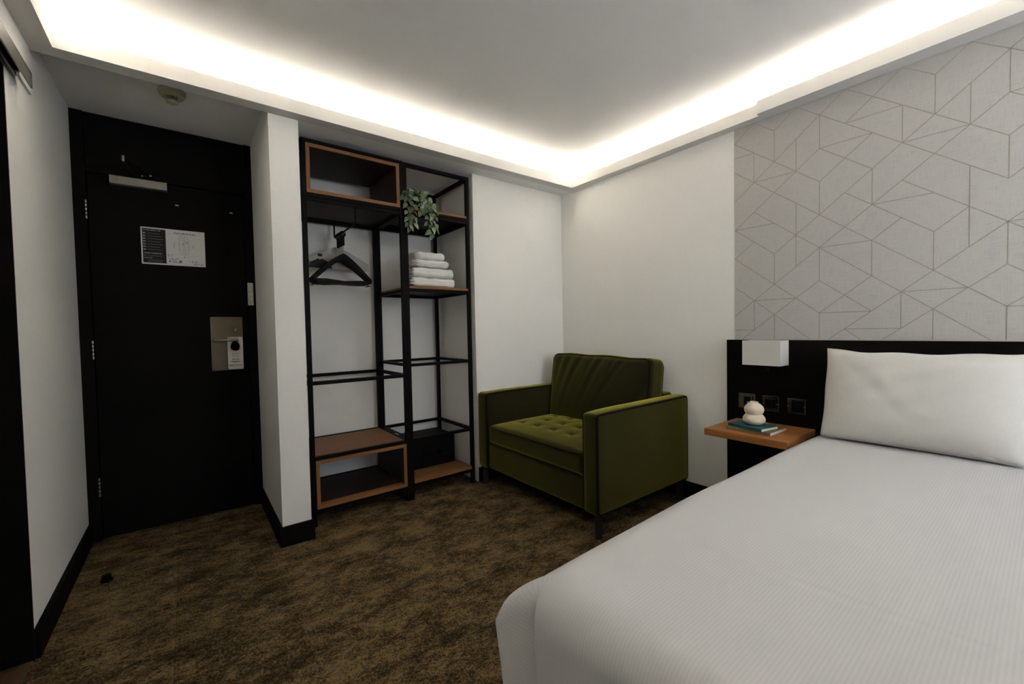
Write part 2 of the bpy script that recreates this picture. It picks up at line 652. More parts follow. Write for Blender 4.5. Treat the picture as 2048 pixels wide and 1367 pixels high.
SK = 0.015
skirt('baseboard_pillar', [(XP0 - SK, XP1 + SK, -SK, 0.0, 0, HB), (XP0 - SK, XP0, 0.0, YD - 0.002, 0, HB)], 'black skirting wrapped round the white pillar')
skirt('baseboard_left', [(XL, XL + SK, YO + 0.0005, YD - 0.002, 0, HB)], 'black skirting along the left wall by the door')
skirt('baseboard_front', [(XN, 0.0, YW - SK, YW, 0, HB)], 'black skirting behind the armchair under the short wall')
skirt('baseboard_right', [(-SK, 0.0, -1.313, YW - SK, 0, HB)], 'black skirting between armchair and headboard')
skirt('baseboard_niche', [(XP1, XN, YN - SK, YN, 0, HB)], 'black skirting at the back of the shelving niche')

# bathroom opening at the left edge
struct('door_2', boxes([(XL - 0.30, XL + 0.0015, YO - 0.010, YO, 0, 2.085), (XL - 0.30, XL + 0.0015, -1.15, -1.14, 0, 2.085), (XL - 0.30, XL + 0.0015, -1.14, YO - 0.01, 2.065, 2.085)], 0.001),
       'black_paint', 'black lining of the bathroom opening at the left edge', 'door lining')
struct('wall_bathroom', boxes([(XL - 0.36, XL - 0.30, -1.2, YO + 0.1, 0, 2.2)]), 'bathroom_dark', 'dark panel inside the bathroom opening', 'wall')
tag(link_bm('pelmet_board', box(XL + 0.0005, XL + 0.009, -1.6, -0.008, 2.12, HS - 0.0005), 'paint'), 'white pelmet board above the sliding door track', 'pelmet')
t = thing('sliding_door_track', 'silver sliding door track below the soffit at the upper left corner', 'door track', (XL + 0.03, -0.8, 2.09))
TX = XL + 0.009
link_bm('front_rail', box(TX + 0.026, TX + 0.031, -1.6, -0.165, 2.082, 2.135, 0.0008), 'aluminium', t)
link_bm('rear_rail', box(TX + 0.004, TX + 0.008, -1.6, -0.245, 2.082, 2.135, 0.0008), 'aluminium', t)
link_bm('web', box(TX, TX + 0.031, -1.6, -0.165, 2.135, 2.140), 'aluminium', t)
link_bm('channel_fill', box(TX + 0.0085, TX + 0.0255, -1.6, -0.26, 2.10, 2.13), 'dark_slot', t)  # plain dark fill of the channel between the two rails

# window behind the camera
win = thing('window_1', 'window in the rear wall behind the camera', 'window', ((WX0 + WX1) / 2, YR - 0.08, WZ0), kind='structure')
fwid = 0.05
link_bm('window_frame', boxes([(WX0, WX0 + fwid, YR - 0.12, YR - 0.06, WZ0, WZ1), (WX1 - fwid, WX1, YR - 0.12, YR - 0.06, WZ0, WZ1),
                              (WX0 + fwid, WX1 - fwid, YR - 0.12, YR - 0.06, WZ0, WZ0 + fwid), (WX0 + fwid, WX1 - fwid, YR - 0.12, YR - 0.06, WZ1 - fwid, WZ1)]), 'white_plastic', win)
link_bm('pane', box(WX0 + fwid, WX1 - fwid, YR - 0.092, YR - 0.088, WZ0 + fwid, WZ1 - fwid), 'window_glass', win)
link_bm('window_sill', box(WX0 - 0.03, WX1 + 0.03, YR - 0.06, YR + 0.04, WZ0 - 0.03, WZ0), 'white_plastic', win)

# ------------------------------------------------------------------ wallpaper with gold line lattice
wp = link_bm('wallpaper', box(-0.003, 0.0, YR, -1.347, 0.0, HS), 'wallpaper')
tag(wp, 'grey linen wallpaper with gold geometric lines behind the headboard', 'wallpaper')
PATHS = [
    [(0, 1), (1, 0), (2, 1), (3, 0), (7, 4)], [(2, 1), (2, 3)], [(5, 0), (0, 5)], [(3, 2), (3, 4)], [(4, 1), (4, 3)], [(0, 1), (4, 5)], [(1, 2), (1, 4)], [(0, 2), (1, 2)],
    [(1, 4), (3, 4)], [(0, 3), (4, 7)], [(4, 3), (0, 7)], [(4, 3), (6, 5)], [(4, 3), (6, 3)], [(6, 3), (4, 5)], [(4, 5), (4, 7)], [(3, 6), (3, 10)],
    [(5, 0), (10, 5)], [(7, 0), (5, 2)], [(5, 2), (7, 2)], [(7, 2), (7, 4)], [(7, 0), (8, 1), (9, 0)], [(8, 1), (8, 3)], [(10, 1), (6, 5)], [(9, 2), (9, 4)],
    [(9, 0), (11, 2)], [(10, 1), (10, 3)], [(10, 1), (11, 0)], [(7, 4), (9, 4)], [(7, 4), (10, 7)], [(10, 3), (6, 7)], [(10, 3), (11, 4)], [(10, 3), (12, 3)],
    [(10, 5), (10, 7)], [(10, 5), (11, 4)], [(6, 5), (6, 7)], [(6, 5), (2, 9)], [(5, 6), (8, 9)], [(7, 6), (11, 10)], [(6, 7), (8, 7)], [(6, 7), (4, 9)],
    [(4, 7), (8, 11)], [(9, 6), (9, 10)], [(9, 8), (8, 9), (8, 11)], [(7, 8), (6, 9)], [(4, 9), (6, 9)], [(6, 9), (6, 11)], [(4, 9), (4, 11)], [(4, 9), (9.6, 14.6)],
    [(1, 6), (4, 9)], [(0, 7), (2, 7)], [(0, 7), (2, 9)], [(1, 8), (0, 9)], [(2, 9), (2, 11)], [(0, 9), (4, 13)], [(4, 9), (0, 13)], [(0, 11), (3.6, 14.6)],
    [(1, 12), (3, 12)], [(1, 12), (1, 14)], [(0, 14), (1, 14)], [(4, 11), (0.4, 14.6)], [(2, 13), (2, 14.6)], [(4, 11), (6, 13)], [(6, 11), (4, 13)], [(4, 13), (6, 13)],
    [(4, 13), (4, 14.6)], [(8, 11), (4.4, 14.6)], [(8, 11), (10, 13)], [(8, 11), (11, 8)], [(10, 9), (10, 11)], [(10, 9), (12, 9)], [(10, 7), (11, 6)], [(10, 11), (6.4, 14.6)],
    [(10, 11), (11, 12)], [(7, 12), (9, 12)], [(7, 12), (7, 14)], [(5, 14), (7, 14)], [(5, 14), (5.6, 14.6)], [(8, 13), (8, 14.6)], [(10, 13), (10, 14.6)], [(10, 13), (12, 13)], [(10, 13), (11, 12)]]


def lat(p):
    return (-1.3515 - 0.1057 * p[0], 2.3005 - 0.0848 * p[1])


segs = set()
for sh in (0, 10):
    for path in PATHS:
        for a_, b_ in zip(path, path[1:]):
            di, dj = b_[0] - a_[0], b_[1] - a_[1]
            n_ = max(1, math.ceil(abs(di))) if di and dj else 1
            L_ = abs(di) if di and dj else 1
            for k in range(n_):
                t0, t1 = k / L_, min((k + 1) / L_, 1.0)
                p = (round(a_[0] + di * t0, 2), round(a_[1] + dj * t0, 2))
                q = (round(a_[0] + di * t1, 2), round(a_[1] + dj * t1, 2))
                if sh and min(p[0], q[0]) < 1:
                    continue
                if not sh and max(p[0], q[0]) > 12:
                    continue
                segs.add(tuple(sorted(((p[0] + sh, p[1]), (q[0] + sh, q[1])))))
bm = bmesh.new()
for a_, b_ in sorted(segs):
    A = Vector((*lat(a_), 0))
    B = Vector((*lat(b_), 0))
    if min(A.x, B.x) < YR + 0.02:
        continue
    d = (B - A).normalized()
    nrm = Vector((-d.y, d.x, 0)) * 0.0018
    vs = [bm.verts.new((-0.0034, p.x, min(p.y, HS - 0.001))) for p in (A + nrm, A - nrm, B - nrm, B + nrm)]
    bm.faces.new(vs)
link_bm('gold_lines', bm, 'inlay_gold', wp)

# ------------------------------------------------------------------ entrance door
door = thing('door_1', 'black entrance door with closer, hinges and steel lock plate', 'door', (-2.66, YD, 0), kind='structure')
link_bm('leaf', box(-3.028, -2.292, YD, YD + 0.045, 0.006, 2.055, 0.002), 'black_paint', door)
link_bm('door_frame', boxes([(XL, -3.032, YD - 0.012, YD + 0.055, 0, HE), (-2.288, XP0, YD - 0.012, YD + 0.055, 0, HE), (-3.032, -2.288, YD - 0.012, YD + 0.055, 2.060, 2.10)], 0.002), 'black_paint', door)
link_bm('over_panel', box(-3.030, -2.290, YD - 0.004, YD + 0.05, 2.102, HE - 0.001, 0.001), 'black_paint', door)
for z0, z1 in ((1.798, 1.906), (1.022, 1.130), (0.251, 0.362)):
    hg = link_bm('hinge', boxes([(-3.0355, -3.0325, YD - 0.0140, YD - 0.0125, z0, z1)]), 'black_metal', door)
    for k in range(5):
        a_ = z0 + (z1 - z0) * k / 5
        link_bm('knuckle', tube([(-3.0335, YD - 0.017, a_ + 0.0015), (-3.0335, YD - 0.017, a_ + (z1 - z0) / 5 - 0.0045)], 0.0052, 10), 'steel', hg)
cl = link_bm('closer_body', box(-2.933, -2.682, YD - 0.05, YD - 0.001, 2.006, 2.053, 0.004), 'silver_cover', door)
for bx_ in ((-2.920, -2.878, YD - 0.0508, YD - 0.0502, 2.0345, 2.0355), (-2.920, -2.878, YD - 0.0508, YD - 0.0502, 2.0215, 2.0225), (-2.920, -2.919, YD - 0.0508, YD - 0.0502, 2.0225, 2.0345), (-2.879, -2.878, YD - 0.0508, YD - 0.0502, 2.0225, 2.0345)):
    link_bm('cover_line', box(*bx_), 'print_grey', cl)
link_bm('cover_screw', tube([(-2.899, YD - 0.051, 2.0285), (-2.899, YD - 0.0502, 2.0285)], 0.002, 8), 'dark_slot', cl)
arm = link_bm('closer_arm', tube([(-2.815, YD - 0.028, 2.072), (-2.852, 0.477, 2.076)], 0.009, 8), 'black_metal', door)
link_bm('closer_forearm', tube([(-2.852, 0.477, 2.086), (-2.775, YD - 0.03, 2.084)], 0.0065, 8), 'black_metal', door)
link_bm('closer_pivot', tube([(-2.815, YD - 0.028, 2.0535), (-2.815, YD - 0.028, 2.080)], 0.011, 12), 'black_metal', door)
link_bm('elbow_joint', tube([(-2.852, 0.477, 2.066), (-2.852, 0.477, 2.096)], 0.0075, 12), 'steel', door)
link_bm('arm_bracket', boxes([(-2.80, -2.742, YD - 0.040, YD - 0.0125, 2.070, 2.092)], 0.003), 'black_metal', door)
link_bm('bracket_screw', tube([(-2.755, YD - 0.043, 2.081), (-2.755, YD - 0.040, 2.081)], 0.005, 8), 'steel', door)
link_bm('bracket_screw', tube([(-2.792, YD - 0.043, 2.073), (-2.792, YD - 0.040, 2.073)], 0.004, 8), 'steel', door)
for px, pz in ((-2.640, 1.937), (-2.365, 1.933)):
    pg = link_bm('coat_peg', box(px - 0.009, px + 0.009, YD - 0.012, YD - 0.0003, pz - 0.005, pz + 0.005, 0.002), 'steel', door)
lp = link_bm('lock_plate', box(-2.499, -2.327, YD - 0.003, YD - 0.0002, 0.917, 1.261, 0.001), 'bronze_plate', door)
esc = [(-2.398, 1.02), (-2.341, 1.02)] + [(-2.3695 + 0.0285 * math.cos(a_), 1.187 + 0.0285 * math.sin(a_)) for a_ in [PI * k / 14 for k in range(15)]]
link_bm('escutcheon', poly_prism(esc, 'y', YD - 0.012, YD - 0.0032), 'bronze_plate', lp)
bm = bmesh.new()
bm_tube(bm, [(-2.370, YD - 0.030, 1.166), (-2.370, YD - 0.030, 1.186)], 0.0095, 12)
link_bm('thumb_turn', bm, 'steel', lp)
link_bm('thumb_spindle', tube([(-2.370, YD - 0.022, 1.176), (-2.370, YD - 0.0122, 1.176)], 0.005, 10), 'steel', lp)
link_bm('lever_handle', tube([(-2.362, YD - 0.0125, 1.112), (-2.362, YD - 0.044, 1.112), (-2.365, YD - 0.050, 1.112), (-2.372, YD - 0.053, 1.112), (-2.43, YD - 0.053, 1.1115), (-2.490, YD - 0.052, 1.111)], 0.0085, 12), 'steel', door, smooth=True)
for px, pz in ((-2.490, 0.926), (-2.490, 1.252), (-2.336, 1.252)):
    link_bm('plate_screw', tube([(px, YD - 0.0042, pz), (px, YD - 0.0031, pz)], 0.003, 8), 'black_nickel', lp)

# light switch on the door frame
sw = thing('light_switch', 'narrow white light switch on the black door frame', 'light switch', (-2.276, YD - 0.0125, 1.338))
pl = link_bm('plate', box(-2.292, -2.260, YD - 0.020, YD - 0.0122, 1.338, 1.486, 0.0015), 'white_plastic', sw)
for z0 in (1.365, 1.425):
    link_bm('rocker', box(-2.285, -2.267, YD - 0.0232, YD - 0.0201, z0, z0 + 0.032, 0.001), 'white_plastic', sw)
    link_bm('rocker_gap', box(-2.2865, -2.2655, YD - 0.0204, YD - 0.0201, z0 - 0.0015, z0 + 0.0335), 'print_grey', sw)
for z0 in (1.350, 1.473):
    link_bm('screw', tube([(-2.276, YD - 0.0212, z0), (-2.276, YD - 0.0201, z0)], 0.003, 8), 'print_grey', sw)

# evacuation plan sign
SX0, SX1, SZ0, SZ1 = -2.813, -2.510, 1.573, 1.790
sg = thing('evacuation_sign', 'white and black evacuation plan sign on the black door', 'sign', (-2.66, YD - 0.001, SZ0))
link_bm('board', box(SX0, SX1, YD - 0.004, YD - 0.0004, SZ0, SZ1, 0.0005), 'paper_white', sg)
YS = YD - 0.0045
sh = SZ1 - SZ0
dk = link_bm('dark_panel', box(SX0 + 0.007, SX0 + 0.113, YS, YD - 0.0041, SZ0 + 0.008, SZ1 - 0.008), 'print_black', sg)
YT = YS - 0.0004
text_mesh('heading', 'ON DISCOVERING A FIRE', 0.0088, 'print_pale', sg, (SX0 + 0.011, YT, SZ1 - 0.020), True, narrow=0.78)
text_mesh('heading', 'ASSEMBLY INFORMATION', 0.0088, 'print_pale', sg, (SX0 + 0.011, YT, SZ0 + 0.062), True, narrow=0.80)
text_mesh('heading', 'SAFETY TIPS', 0.0080, 'print_pale', sg, (SX0 + 0.011, YT, SZ0 + 0.034), True, narrow=0.85)
for k in range(7):
    zz = SZ1 - 0.036 - k * 0.0158
    link_bm('pictogram', boxes([(SX0 + 0.011, SX0 + 0.016, YT, YS, zz - 0.004, zz + 0.004), (SX0 + 0.018, SX0 + 0.022, YT, YS, zz - 0.003, zz + 0.002)]), 'print_pale', sg)
    link_bm('text_line', box(SX0 + 0.030, SX0 + 0.085 + (k * 37 % 5) * 0.004, YT, YS, zz - 0.001, zz + 0.001), 'print_grey', sg)
link_bm('pictogram', box(SX0 + 0.013, SX0 + 0.019, YT, YS, SZ0 + 0.047, SZ0 + 0.054), 'print_grey', sg)
for zz in (0.052, 0.047, 0.026, 0.020, 0.014):
    link_bm('text_line', box(SX0 + 0.028, SX0 + 0.095, YT, YS, SZ0 + zz, SZ0 + zz + 0.0012), 'print_grey', sg)
text_mesh('title', 'EVACUATION PLAN', 0.0125, 'print_black', sg, (SX0 + 0.204, YT, SZ1 - 0.026), True, align='CENTER', narrow=0.92)
text_mesh('caption', 'LEVEL 1', 0.0055, 'print_grey', sg, (SX0 + 0.124, YT, SZ1 - 0.031))
# boat shaped floor plan
pc = (SX0 + 0.199, SZ0 + 0.121)


def plan_line(bm, p, q, wd=0.0007):
    A, B = Vector((p[0], 0, p[1])), Vector((q[0], 0, q[1]))
    d = (B - A)
    if d.length < 1e-6:
        return
    d.normalize()
    n_ = Vector((-d.z, 0, d.x)) * wd
    vs = [bm.verts.new((v_.x, YT + 0.0001, v_.z)) for v_ in (A + n_, A - n_, B - n_, B + n_)]
    bm.faces.new(vs)


bm = bmesh.new()
LO = [(-0.013, 0.066), (-0.022, 0.040), (-0.024, 0.020), (-0.024, -0.024), (-0.018, -0.045), (-0.010, -0.058)]
for s in (-1, 1):
    pts = [(pc[0] + (-s) * p[0], pc[1] + p[1]) for p in LO]
    for p, q in zip(pts, pts[1:]):
        plan_line(bm, p, q)
    plan_line(bm, (pc[0] + s * 0.004, pc[1] + 0.066), (pc[0] + s * 0.004, pc[1] - 0.058))
    for k in range(9):
        zz = 0.056 - k * 0.0125
        wd = 0.014 + 0.010 * (1 - abs(zz / 0.062) ** 2)
        plan_line(bm, (pc[0] + s * 0.004, pc[1] + zz), (pc[0] + s * wd, pc[1] + zz), 0.0004)
link_bm('floor_plan', bm, 'print_grey', sg)
for dx, dz in ((-0.004, 0.012), (0.014, 0.020), (-0.001, 0.074), (0.001, -0.068)):
    link_bm('marker', tube([(pc[0] + dx, YT, pc[1] + dz), (pc[0] + dx, YS, pc[1] + dz)], 0.0028, 10), 'print_black', sg)
for dx, h_ in ((-0.047, 0.030), (0.045, 0.022)):
    link_bm('side_caption', box(pc[0] + dx - 0.0012, pc[0] + dx + 0.0012, YT, YS, pc[1] - h_ / 2, pc[1] + h_ / 2), 'print_grey', sg)
text_mesh('caption', 'ASSEMBLY POINT', 0.0068, 'print_black', sg, (SX0 + 0.121, YT, SZ0 + 0.037), True)
for k in range(3):
    link_bm('legend_mark', box(SX0 + 0.121, SX0 + 0.124, YT, YS, SZ0 + 0.051 + k * 0.006, SZ0 + 0.055 + k * 0.006), 'print_black', sg)
    link_bm('text_line', box(SX0 + 0.128, SX0 + 0.138 + k * 0.004, YT, YS, SZ0 + 0.0522 + k * 0.006, SZ0 + 0.0534 + k * 0.006), 'print_grey', sg)
link_bm('compass', tube([(SX0 + 0.129, YT, SZ0 + 0.024), (SX0 + 0.129, YS, SZ0 + 0.024)], 0.0055, 14), 'print_grey', sg)
for k in range(4):
    link_bm('text_line', box(SX0 + 0.141, SX0 + 0.172 - k * 0.004, YT, YS, SZ0 + 0.016 + k * 0.0045, SZ0 + 0.018 + k * 0.0045), 'print_grey', sg)
link_bm('map_patch', box(SX0 + 0.172, SX0 + 0.186, YT + 0.0001, YS, SZ0 + 0.016, SZ0 + 0.032), 'print_green', sg)
link_bm('map_street', boxes([(SX0 + 0.222, SX0 + 0.229, YT, YS, SZ0 + 0.028, SZ0 + 0.031), (SX0 + 0.236, SX0 + 0.240, YT, YS, SZ0 + 0.021, SZ0 + 0.034), (SX0 + 0.249, SX0 + 0.2515, YT, YS, SZ0 + 0.015, SZ0 + 0.034),
                            (SX0 + 0.258, SX0 + 0.2605, YT, YS, SZ0 + 0.017, SZ0 + 0.036), (SX0 + 0.265, SX0 + 0.270, YT, YS, SZ0 + 0.012, SZ0 + 0.018), (SX0 + 0.242, SX0 + 0.262, YT, YS, SZ0 + 0.009, SZ0 + 0.012)]), 'print_grey', sg)
link_bm('emblem', poly_prism([(SX1 - 0.022, SZ0 + 0.012), (SX1 - 0.016, SZ0 + 0.012), (SX1 - 0.019, SZ0 + 0.020)], 'y', YT, YS), 'print_black', sg)
link_bm('text_line', box(SX1 - 0.028, SX1 - 0.010, YT, YS, SZ0 + 0.008, SZ0 + 0.010), 'print_grey', sg)

# do-not-disturb hanger tag
tg = thing('door_hanger_tag', 'white do not disturb tag hanging from the lever handle', 'door tag', (-2.372, YD - 0.024, 0.922))
hx, hz, hr = -2.3725, 1.068, 0.0275
out = []
x0, x1, z0, z1, rc = -2.414, -2.331, 0.922, 1.131, 0.007
for cxx, czz, a0 in ((x1 - rc, z0 + rc, -PI / 2), (x1 - rc, z1 - rc, 0), (x0 + rc, z1 - rc, PI / 2)):
    for k in range(5):
        a_ = a0 + PI / 2 * k / 4
        out.append((cxx + rc * math.cos(a_), czz + rc * math.sin(a_)))
# slot from the left edge above the hole
out += [(x0, 1.118), (-2.360, 1.118), (-2.360, hz + 0.0245)]
for k in range(25):
    a_ = math.atan2(0.0245, -2.360 - hx) - (2 * PI - 0.85) * k / 24
    out.append((hx + hr * math.cos(a_), hz + hr * math.sin(a_)))
out += [(x0 + 0.026, 1.103), (x0, 1.103)]
for k in range(5):
    a_ = PI + PI / 2 * k / 4
    out.append((x0 + rc + rc * math.cos(a_), z0 + rc + rc * math.sin(a_)))
bm = poly_prism(out, 'y', YD - 0.0256, YD - 0.0245)
bmesh.ops.triangulate(bm, faces=[f for f in bm.faces if len(f.verts) > 4])
link_bm('card', bm, 'paper_white', tg)
YT2 = YD - 0.0259
for txt, zz, sz, mt_, bd in (('Do Not', 1.018, 0.0125, 'print_grey', False), ('Disturb', 1.003, 0.0125, 'print_grey', False), ("I'm Too", 0.983, 0.0125, 'print_black', True), ('Hungover', 0.968, 0.0125, 'print_black', True), ('Maybe Tomorrow', 0.945, 0.0095, 'print_black', True)):
    text_mesh('lettering', txt, sz, mt_, tg, (-2.3725, YT2, zz), bd, align='CENTER', narrow=0.95)

# smoke detector
sd = thing('smoke_detector', 'round cream smoke detector on the ceiling above the door', 'smoke detector', (-2.637, 0.235, HE))
cx, cy = -2.637, 0.235
link_bm('base', lathe([(0, HE - 0.0002), (0.056, HE - 0.0002), (0.057, HE - 0.010), (0.055, HE - 0.014), (0.052, HE - 0.026), (0.046, HE - 0.032), (0.0, HE - 0.033)], cx, cy), 'cream_plastic', sd, True)
link_bm('chamber', lathe([(0, HE - 0.033), (0.024, HE - 0.033), (0.021, HE - 0.052), (0, HE - 0.053)], cx, cy), 'dark_slot', sd, True)
for k in range(22):
    a_ = 2 * PI * k / 22
    link_bm('vent_rib', tube([(cx + 0.034 * math.cos(a_), cy + 0.034 * math.sin(a_), HE - 0.0325), (cx + 0.023 * math.cos(a_), cy + 0.023 * math.sin(a_), HE - 0.054)], 0.0018, 5), 'cream_plastic', sd)
link_bm('cap', lathe([(0, HE - 0.052), (0.025, HE - 0.052), (0.024, HE - 0.060), (0.016, HE - 0.064), (0, HE - 0.065)], cx, cy), 'cream_plastic', sd, True)

# door stop on the carpet
ds = thing('door_stop', 'small black door stop on the carpet near the left skirting', 'door stop', (-2.955, 0.19, 0))
link_bm('foot', lathe([(0, 0.0), (0.024, 0.0), (0.024, 0.006), (0.020, 0.009), (0, 0.009)], -2.955, 0.19, 20), 'black_plastic', ds, True)
link_bm('buffer', lathe([(0, 0.009), (0.016, 0.009), (0.017, 0.026), (0.013, 0.031), (0, 0.032)], -2.955, 0.19, 20), 'black_plastic', ds, True)

# ------------------------------------------------------------------ shelving
YFs, YBs = 0.125, 0.660
P = 0.025


def frame_posts(t, x0, x1, ztop):
    for xx in (x0, x1 - P):
        for yy in (YFs, YBs - P):
            link_bm('post', box(xx, xx + P, yy, yy + P, 0, ztop, 0.001), 'black_metal', t)


def rails(t, x0, x1, z0, z1):
    link_bm('rail', box(x0 + P, x1 - P, YFs, YFs + P, z0, z1, 0.001), 'black_metal', t)
    link_bm('rail', box(x0 + P, x1 - P, YBs - P, YBs, z0, z1, 0.001), 'black_metal', t)
    link_bm('rail', box(x0, x0 + P, YFs + P, YBs - P, z0, z1, 0.001), 'black_metal', t)
    link_bm('rail', box(x1 - P, x1, YFs + P, YBs - P, z0, z1, 0.001), 'black_metal', t)


XA0, XA1 = -2.070, -1.453
XB0, XB1 = -1.453, -0.942
sa = thing('shelving_unit', 'black metal wardrobe shelving with oak boxes and clothes rail beside the pillar', 'shelving', ((XA0 + XA1) / 2, (YFs + YBs) / 2, 0), 'niche shelving units')
frame_posts(sa, XA0, XA1 - 0.0005, 2.270)
rails(sa, XA0, XA1 - 0.0005, 2.246, 2.270)
rails(sa, XA0, XA1 - 0.0005, 1.940, 1.960)
rails(sa, XA0, XA1 - 0.0005, 1.916, 1.938)
rails(sa, XA0, XA1 - 0.0005, 0.838, 0.860)
rails(sa, XA0, XA1 - 0.0005, 0.392, 0.414)
rails(sa, XA0, XA1 - 0.0005, 0.078, 0.102)


def oak_box(t, x0, x1, z0, z1):
    th = 0.021
    yb = YBs - P - 0.02
    y0 = YFs - 0.004
    e = 0.006
    tb = link_bm('box_top', box(x0, x1, y0, yb, z1 - th, z1, 0.0006), 'oak_x', t)
    bb = link_bm('box_bottom', box(x0, x1, y0, yb, z0, z0 + th, 0.0006), 'oak_x', t)
    sl = link_bm('box_side', box(x0, x0 + th, y0, yb, z0 + th, z1 - th, 0.0006), 'oak_z', t)
    sr = link_bm('box_side', box(x1 - th, x1, y0, yb, z0 + th, z1 - th, 0.0006), 'oak_z', t)
    # thin dark brown sheets over the inner faces, set back from the front
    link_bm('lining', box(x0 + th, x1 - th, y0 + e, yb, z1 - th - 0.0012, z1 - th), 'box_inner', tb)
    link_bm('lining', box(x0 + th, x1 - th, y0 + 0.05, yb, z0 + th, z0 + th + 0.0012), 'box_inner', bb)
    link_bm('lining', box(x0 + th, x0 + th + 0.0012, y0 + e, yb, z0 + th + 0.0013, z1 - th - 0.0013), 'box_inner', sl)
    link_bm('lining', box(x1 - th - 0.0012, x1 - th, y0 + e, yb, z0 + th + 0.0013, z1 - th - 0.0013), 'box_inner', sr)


oak_box(sa, XA0 + P + 0.001, XA1 - P - 0.001, 1.961, 2.2455)
oak_box(sa, XA0 + P + 0.001, XA1 - P - 0.001, 0.103, 0.3915)
# thin dark top board above the lower rails of the hanging section + oak shelf on the lower frame
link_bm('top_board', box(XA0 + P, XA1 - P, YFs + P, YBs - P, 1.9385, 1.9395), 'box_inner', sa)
link_bm('shelf_board', box(XA0 + P, XA1 - P, YFs + P, YBs - P, 0.3925, 0.411, 0.0005), 'oak_x', sa)
# U-shaped clothes rail
RX, RZ = -1.763, 1.822
rp = [(RX, 0.150, 1.9385), (RX, 0.150, RZ + 0.012), (RX, 0.154, RZ + 0.003), (RX, 0.163, RZ), (RX, 0.612, RZ), (RX, 0.621, RZ + 0.003), (RX, 0.625, RZ + 0.012), (RX, 0.625, 1.9385)]
link_bm('clothes_rail', tube(rp, 0.0055, 10), 'black_metal', sa)

sb = thing('shelving_unit', 'black metal open shelving with towels, plant and safe nearest the armchair', 'shelving', ((XB0 + XB1) / 2, (YFs + YBs) / 2, 0), 'niche shelving units')
frame_posts(sb, XB0 + 0.0005, XB1, 2.266)
rails(sb, XB0 + 0.0005, XB1, 2.242, 2.266)
rails(sb, XB0 + 0.0005, XB1, 1.943, 1.962)
rails(sb, XB0 + 0.0005, XB1, 1.922, 1.941)
rails(sb, XB0 + 0.0005, XB1, 1.412, 1.434)
rails(sb, XB0 + 0.0005, XB1, 0.906, 0.925)
rails(sb, XB0 + 0.0005, XB1, 0.396, 0.416)
rails(sb, XB0 + 0.0005, XB1, 0.086, 0.109)
for z0, z1, under in ((1.9625, 1.979, True), (1.4345, 1.451, True), (0.1095, 0.131, False)):
    s_ = link_bm('shelf_board', box(XB0 + P + 0.001, XB1 - P - 0.001, YFs - 0.001, YBs - P - 0.001, z0, z1, 0.0006), 'oak_x', sb)
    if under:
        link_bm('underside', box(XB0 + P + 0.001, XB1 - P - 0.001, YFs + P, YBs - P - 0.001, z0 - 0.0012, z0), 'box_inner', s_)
link_bm('soft_close_clip', box(XB0 - 0.014, XB0 - 0.002, 0.30, 0.36, 0.4145, 0.418), 'aluminium', sb)

# ------------------------------------------------------------------ hangers
def make_hanger(label, loc, yaw):
    t = thing('clothes_hanger', label, 'hanger', loc, 'black hangers on the clothes rail')
    t.rotation_euler = (0, 0, yaw)
    l0 = Vector((0, 0, 0))

    def lk(name, bm, mat, smooth=False):
        bmesh.ops.recalc_face_normals(bm, faces=bm.faces)
        me = bpy.data.meshes.new(name)
        bm.to_mesh(me)
        bm.free()
        if smooth:
            for p in me.polygons:
                p.use_smooth = True
        me.materials.append(M(mat))
        o = bpy.data.objects.new(name, me)
        C.objects.link(o)
        o.parent = t
        return o
    # black closed ring over the rod (axis y), broad like an anti-theft hanger
    ring = [(0.0175 * math.cos(a_), 0, -0.011 + 0.0175 * math.sin(a_)) for a_ in [PI * 2 * k / 18 for k in range(18)]]
    lk('ring', tube(ring, 0.0042, 8, True), 'black_plastic', True)
    lk('sleeve', boxes([(-0.0095, 0.0095, -0.007, 0.007, -0.088, -0.0275)], 0.003), 'black_plastic')
    lk('stem', tube([(0, 0, -0.089), (0, 0, -0.150)], 0.0028, 8), 'steel')
    # shoulders: swept flat bar
    up_, lo_ = [], []
    for k in range(-12, 13):
        s = k / 12
        zz = -0.142 - 0.168 * abs(s) ** 1.25
        th = 0.042 - 0.018 * abs(s)
        up_.append((0.198 * s, zz))
        lo_.append((0.198 * s * 0.985, zz - th))
    lk('shoulders', poly_prism(up_ + lo_[::-1], 'y', -0.0065, 0.0065), 'black_plastic')
    bar = [(-0.186, -0.322), (-0.120, -0.318), (0, -0.328), (0.120, -0.318), (0.186, -0.322), (0.188, -0.336), (0.165, -0.347), (0.10, -0.348), (0, -0.343), (-0.10, -0.348), (-0.165, -0.347), (-0.188, -0.336)]
    lk('trouser_bar', poly_prism(bar, 'y', -0.005, 0.005), 'black_plastic')
    for s in (-1, 1):
        lk('strap_hook', tube([(s * 0.172, 0, -0.346), (s * 0.176, 0, -0.353), (s * 0.184, 0, -0.353), (s * 0.187, 0, -0.346)], 0.002, 6), 'black_plastic')
    return t


HY = [(0.425, 0.13, 'black hanger hanging nearest the front of the clothes rail'), (0.453, 0.05, 'black hanger second from the front of the clothes rail'), (0.481, -0.03, 'black hanger third from the front of the clothes rail'),
      (0.509, -0.09, 'black hanger fourth from the front of the clothes rail'), (0.537, -0.11, 'black hanger fifth from the front, just before the picture sleeve')]
for yy, yaw, lb in HY:
    make_hanger(lb, (RX, yy, RZ + 0.0), yaw)
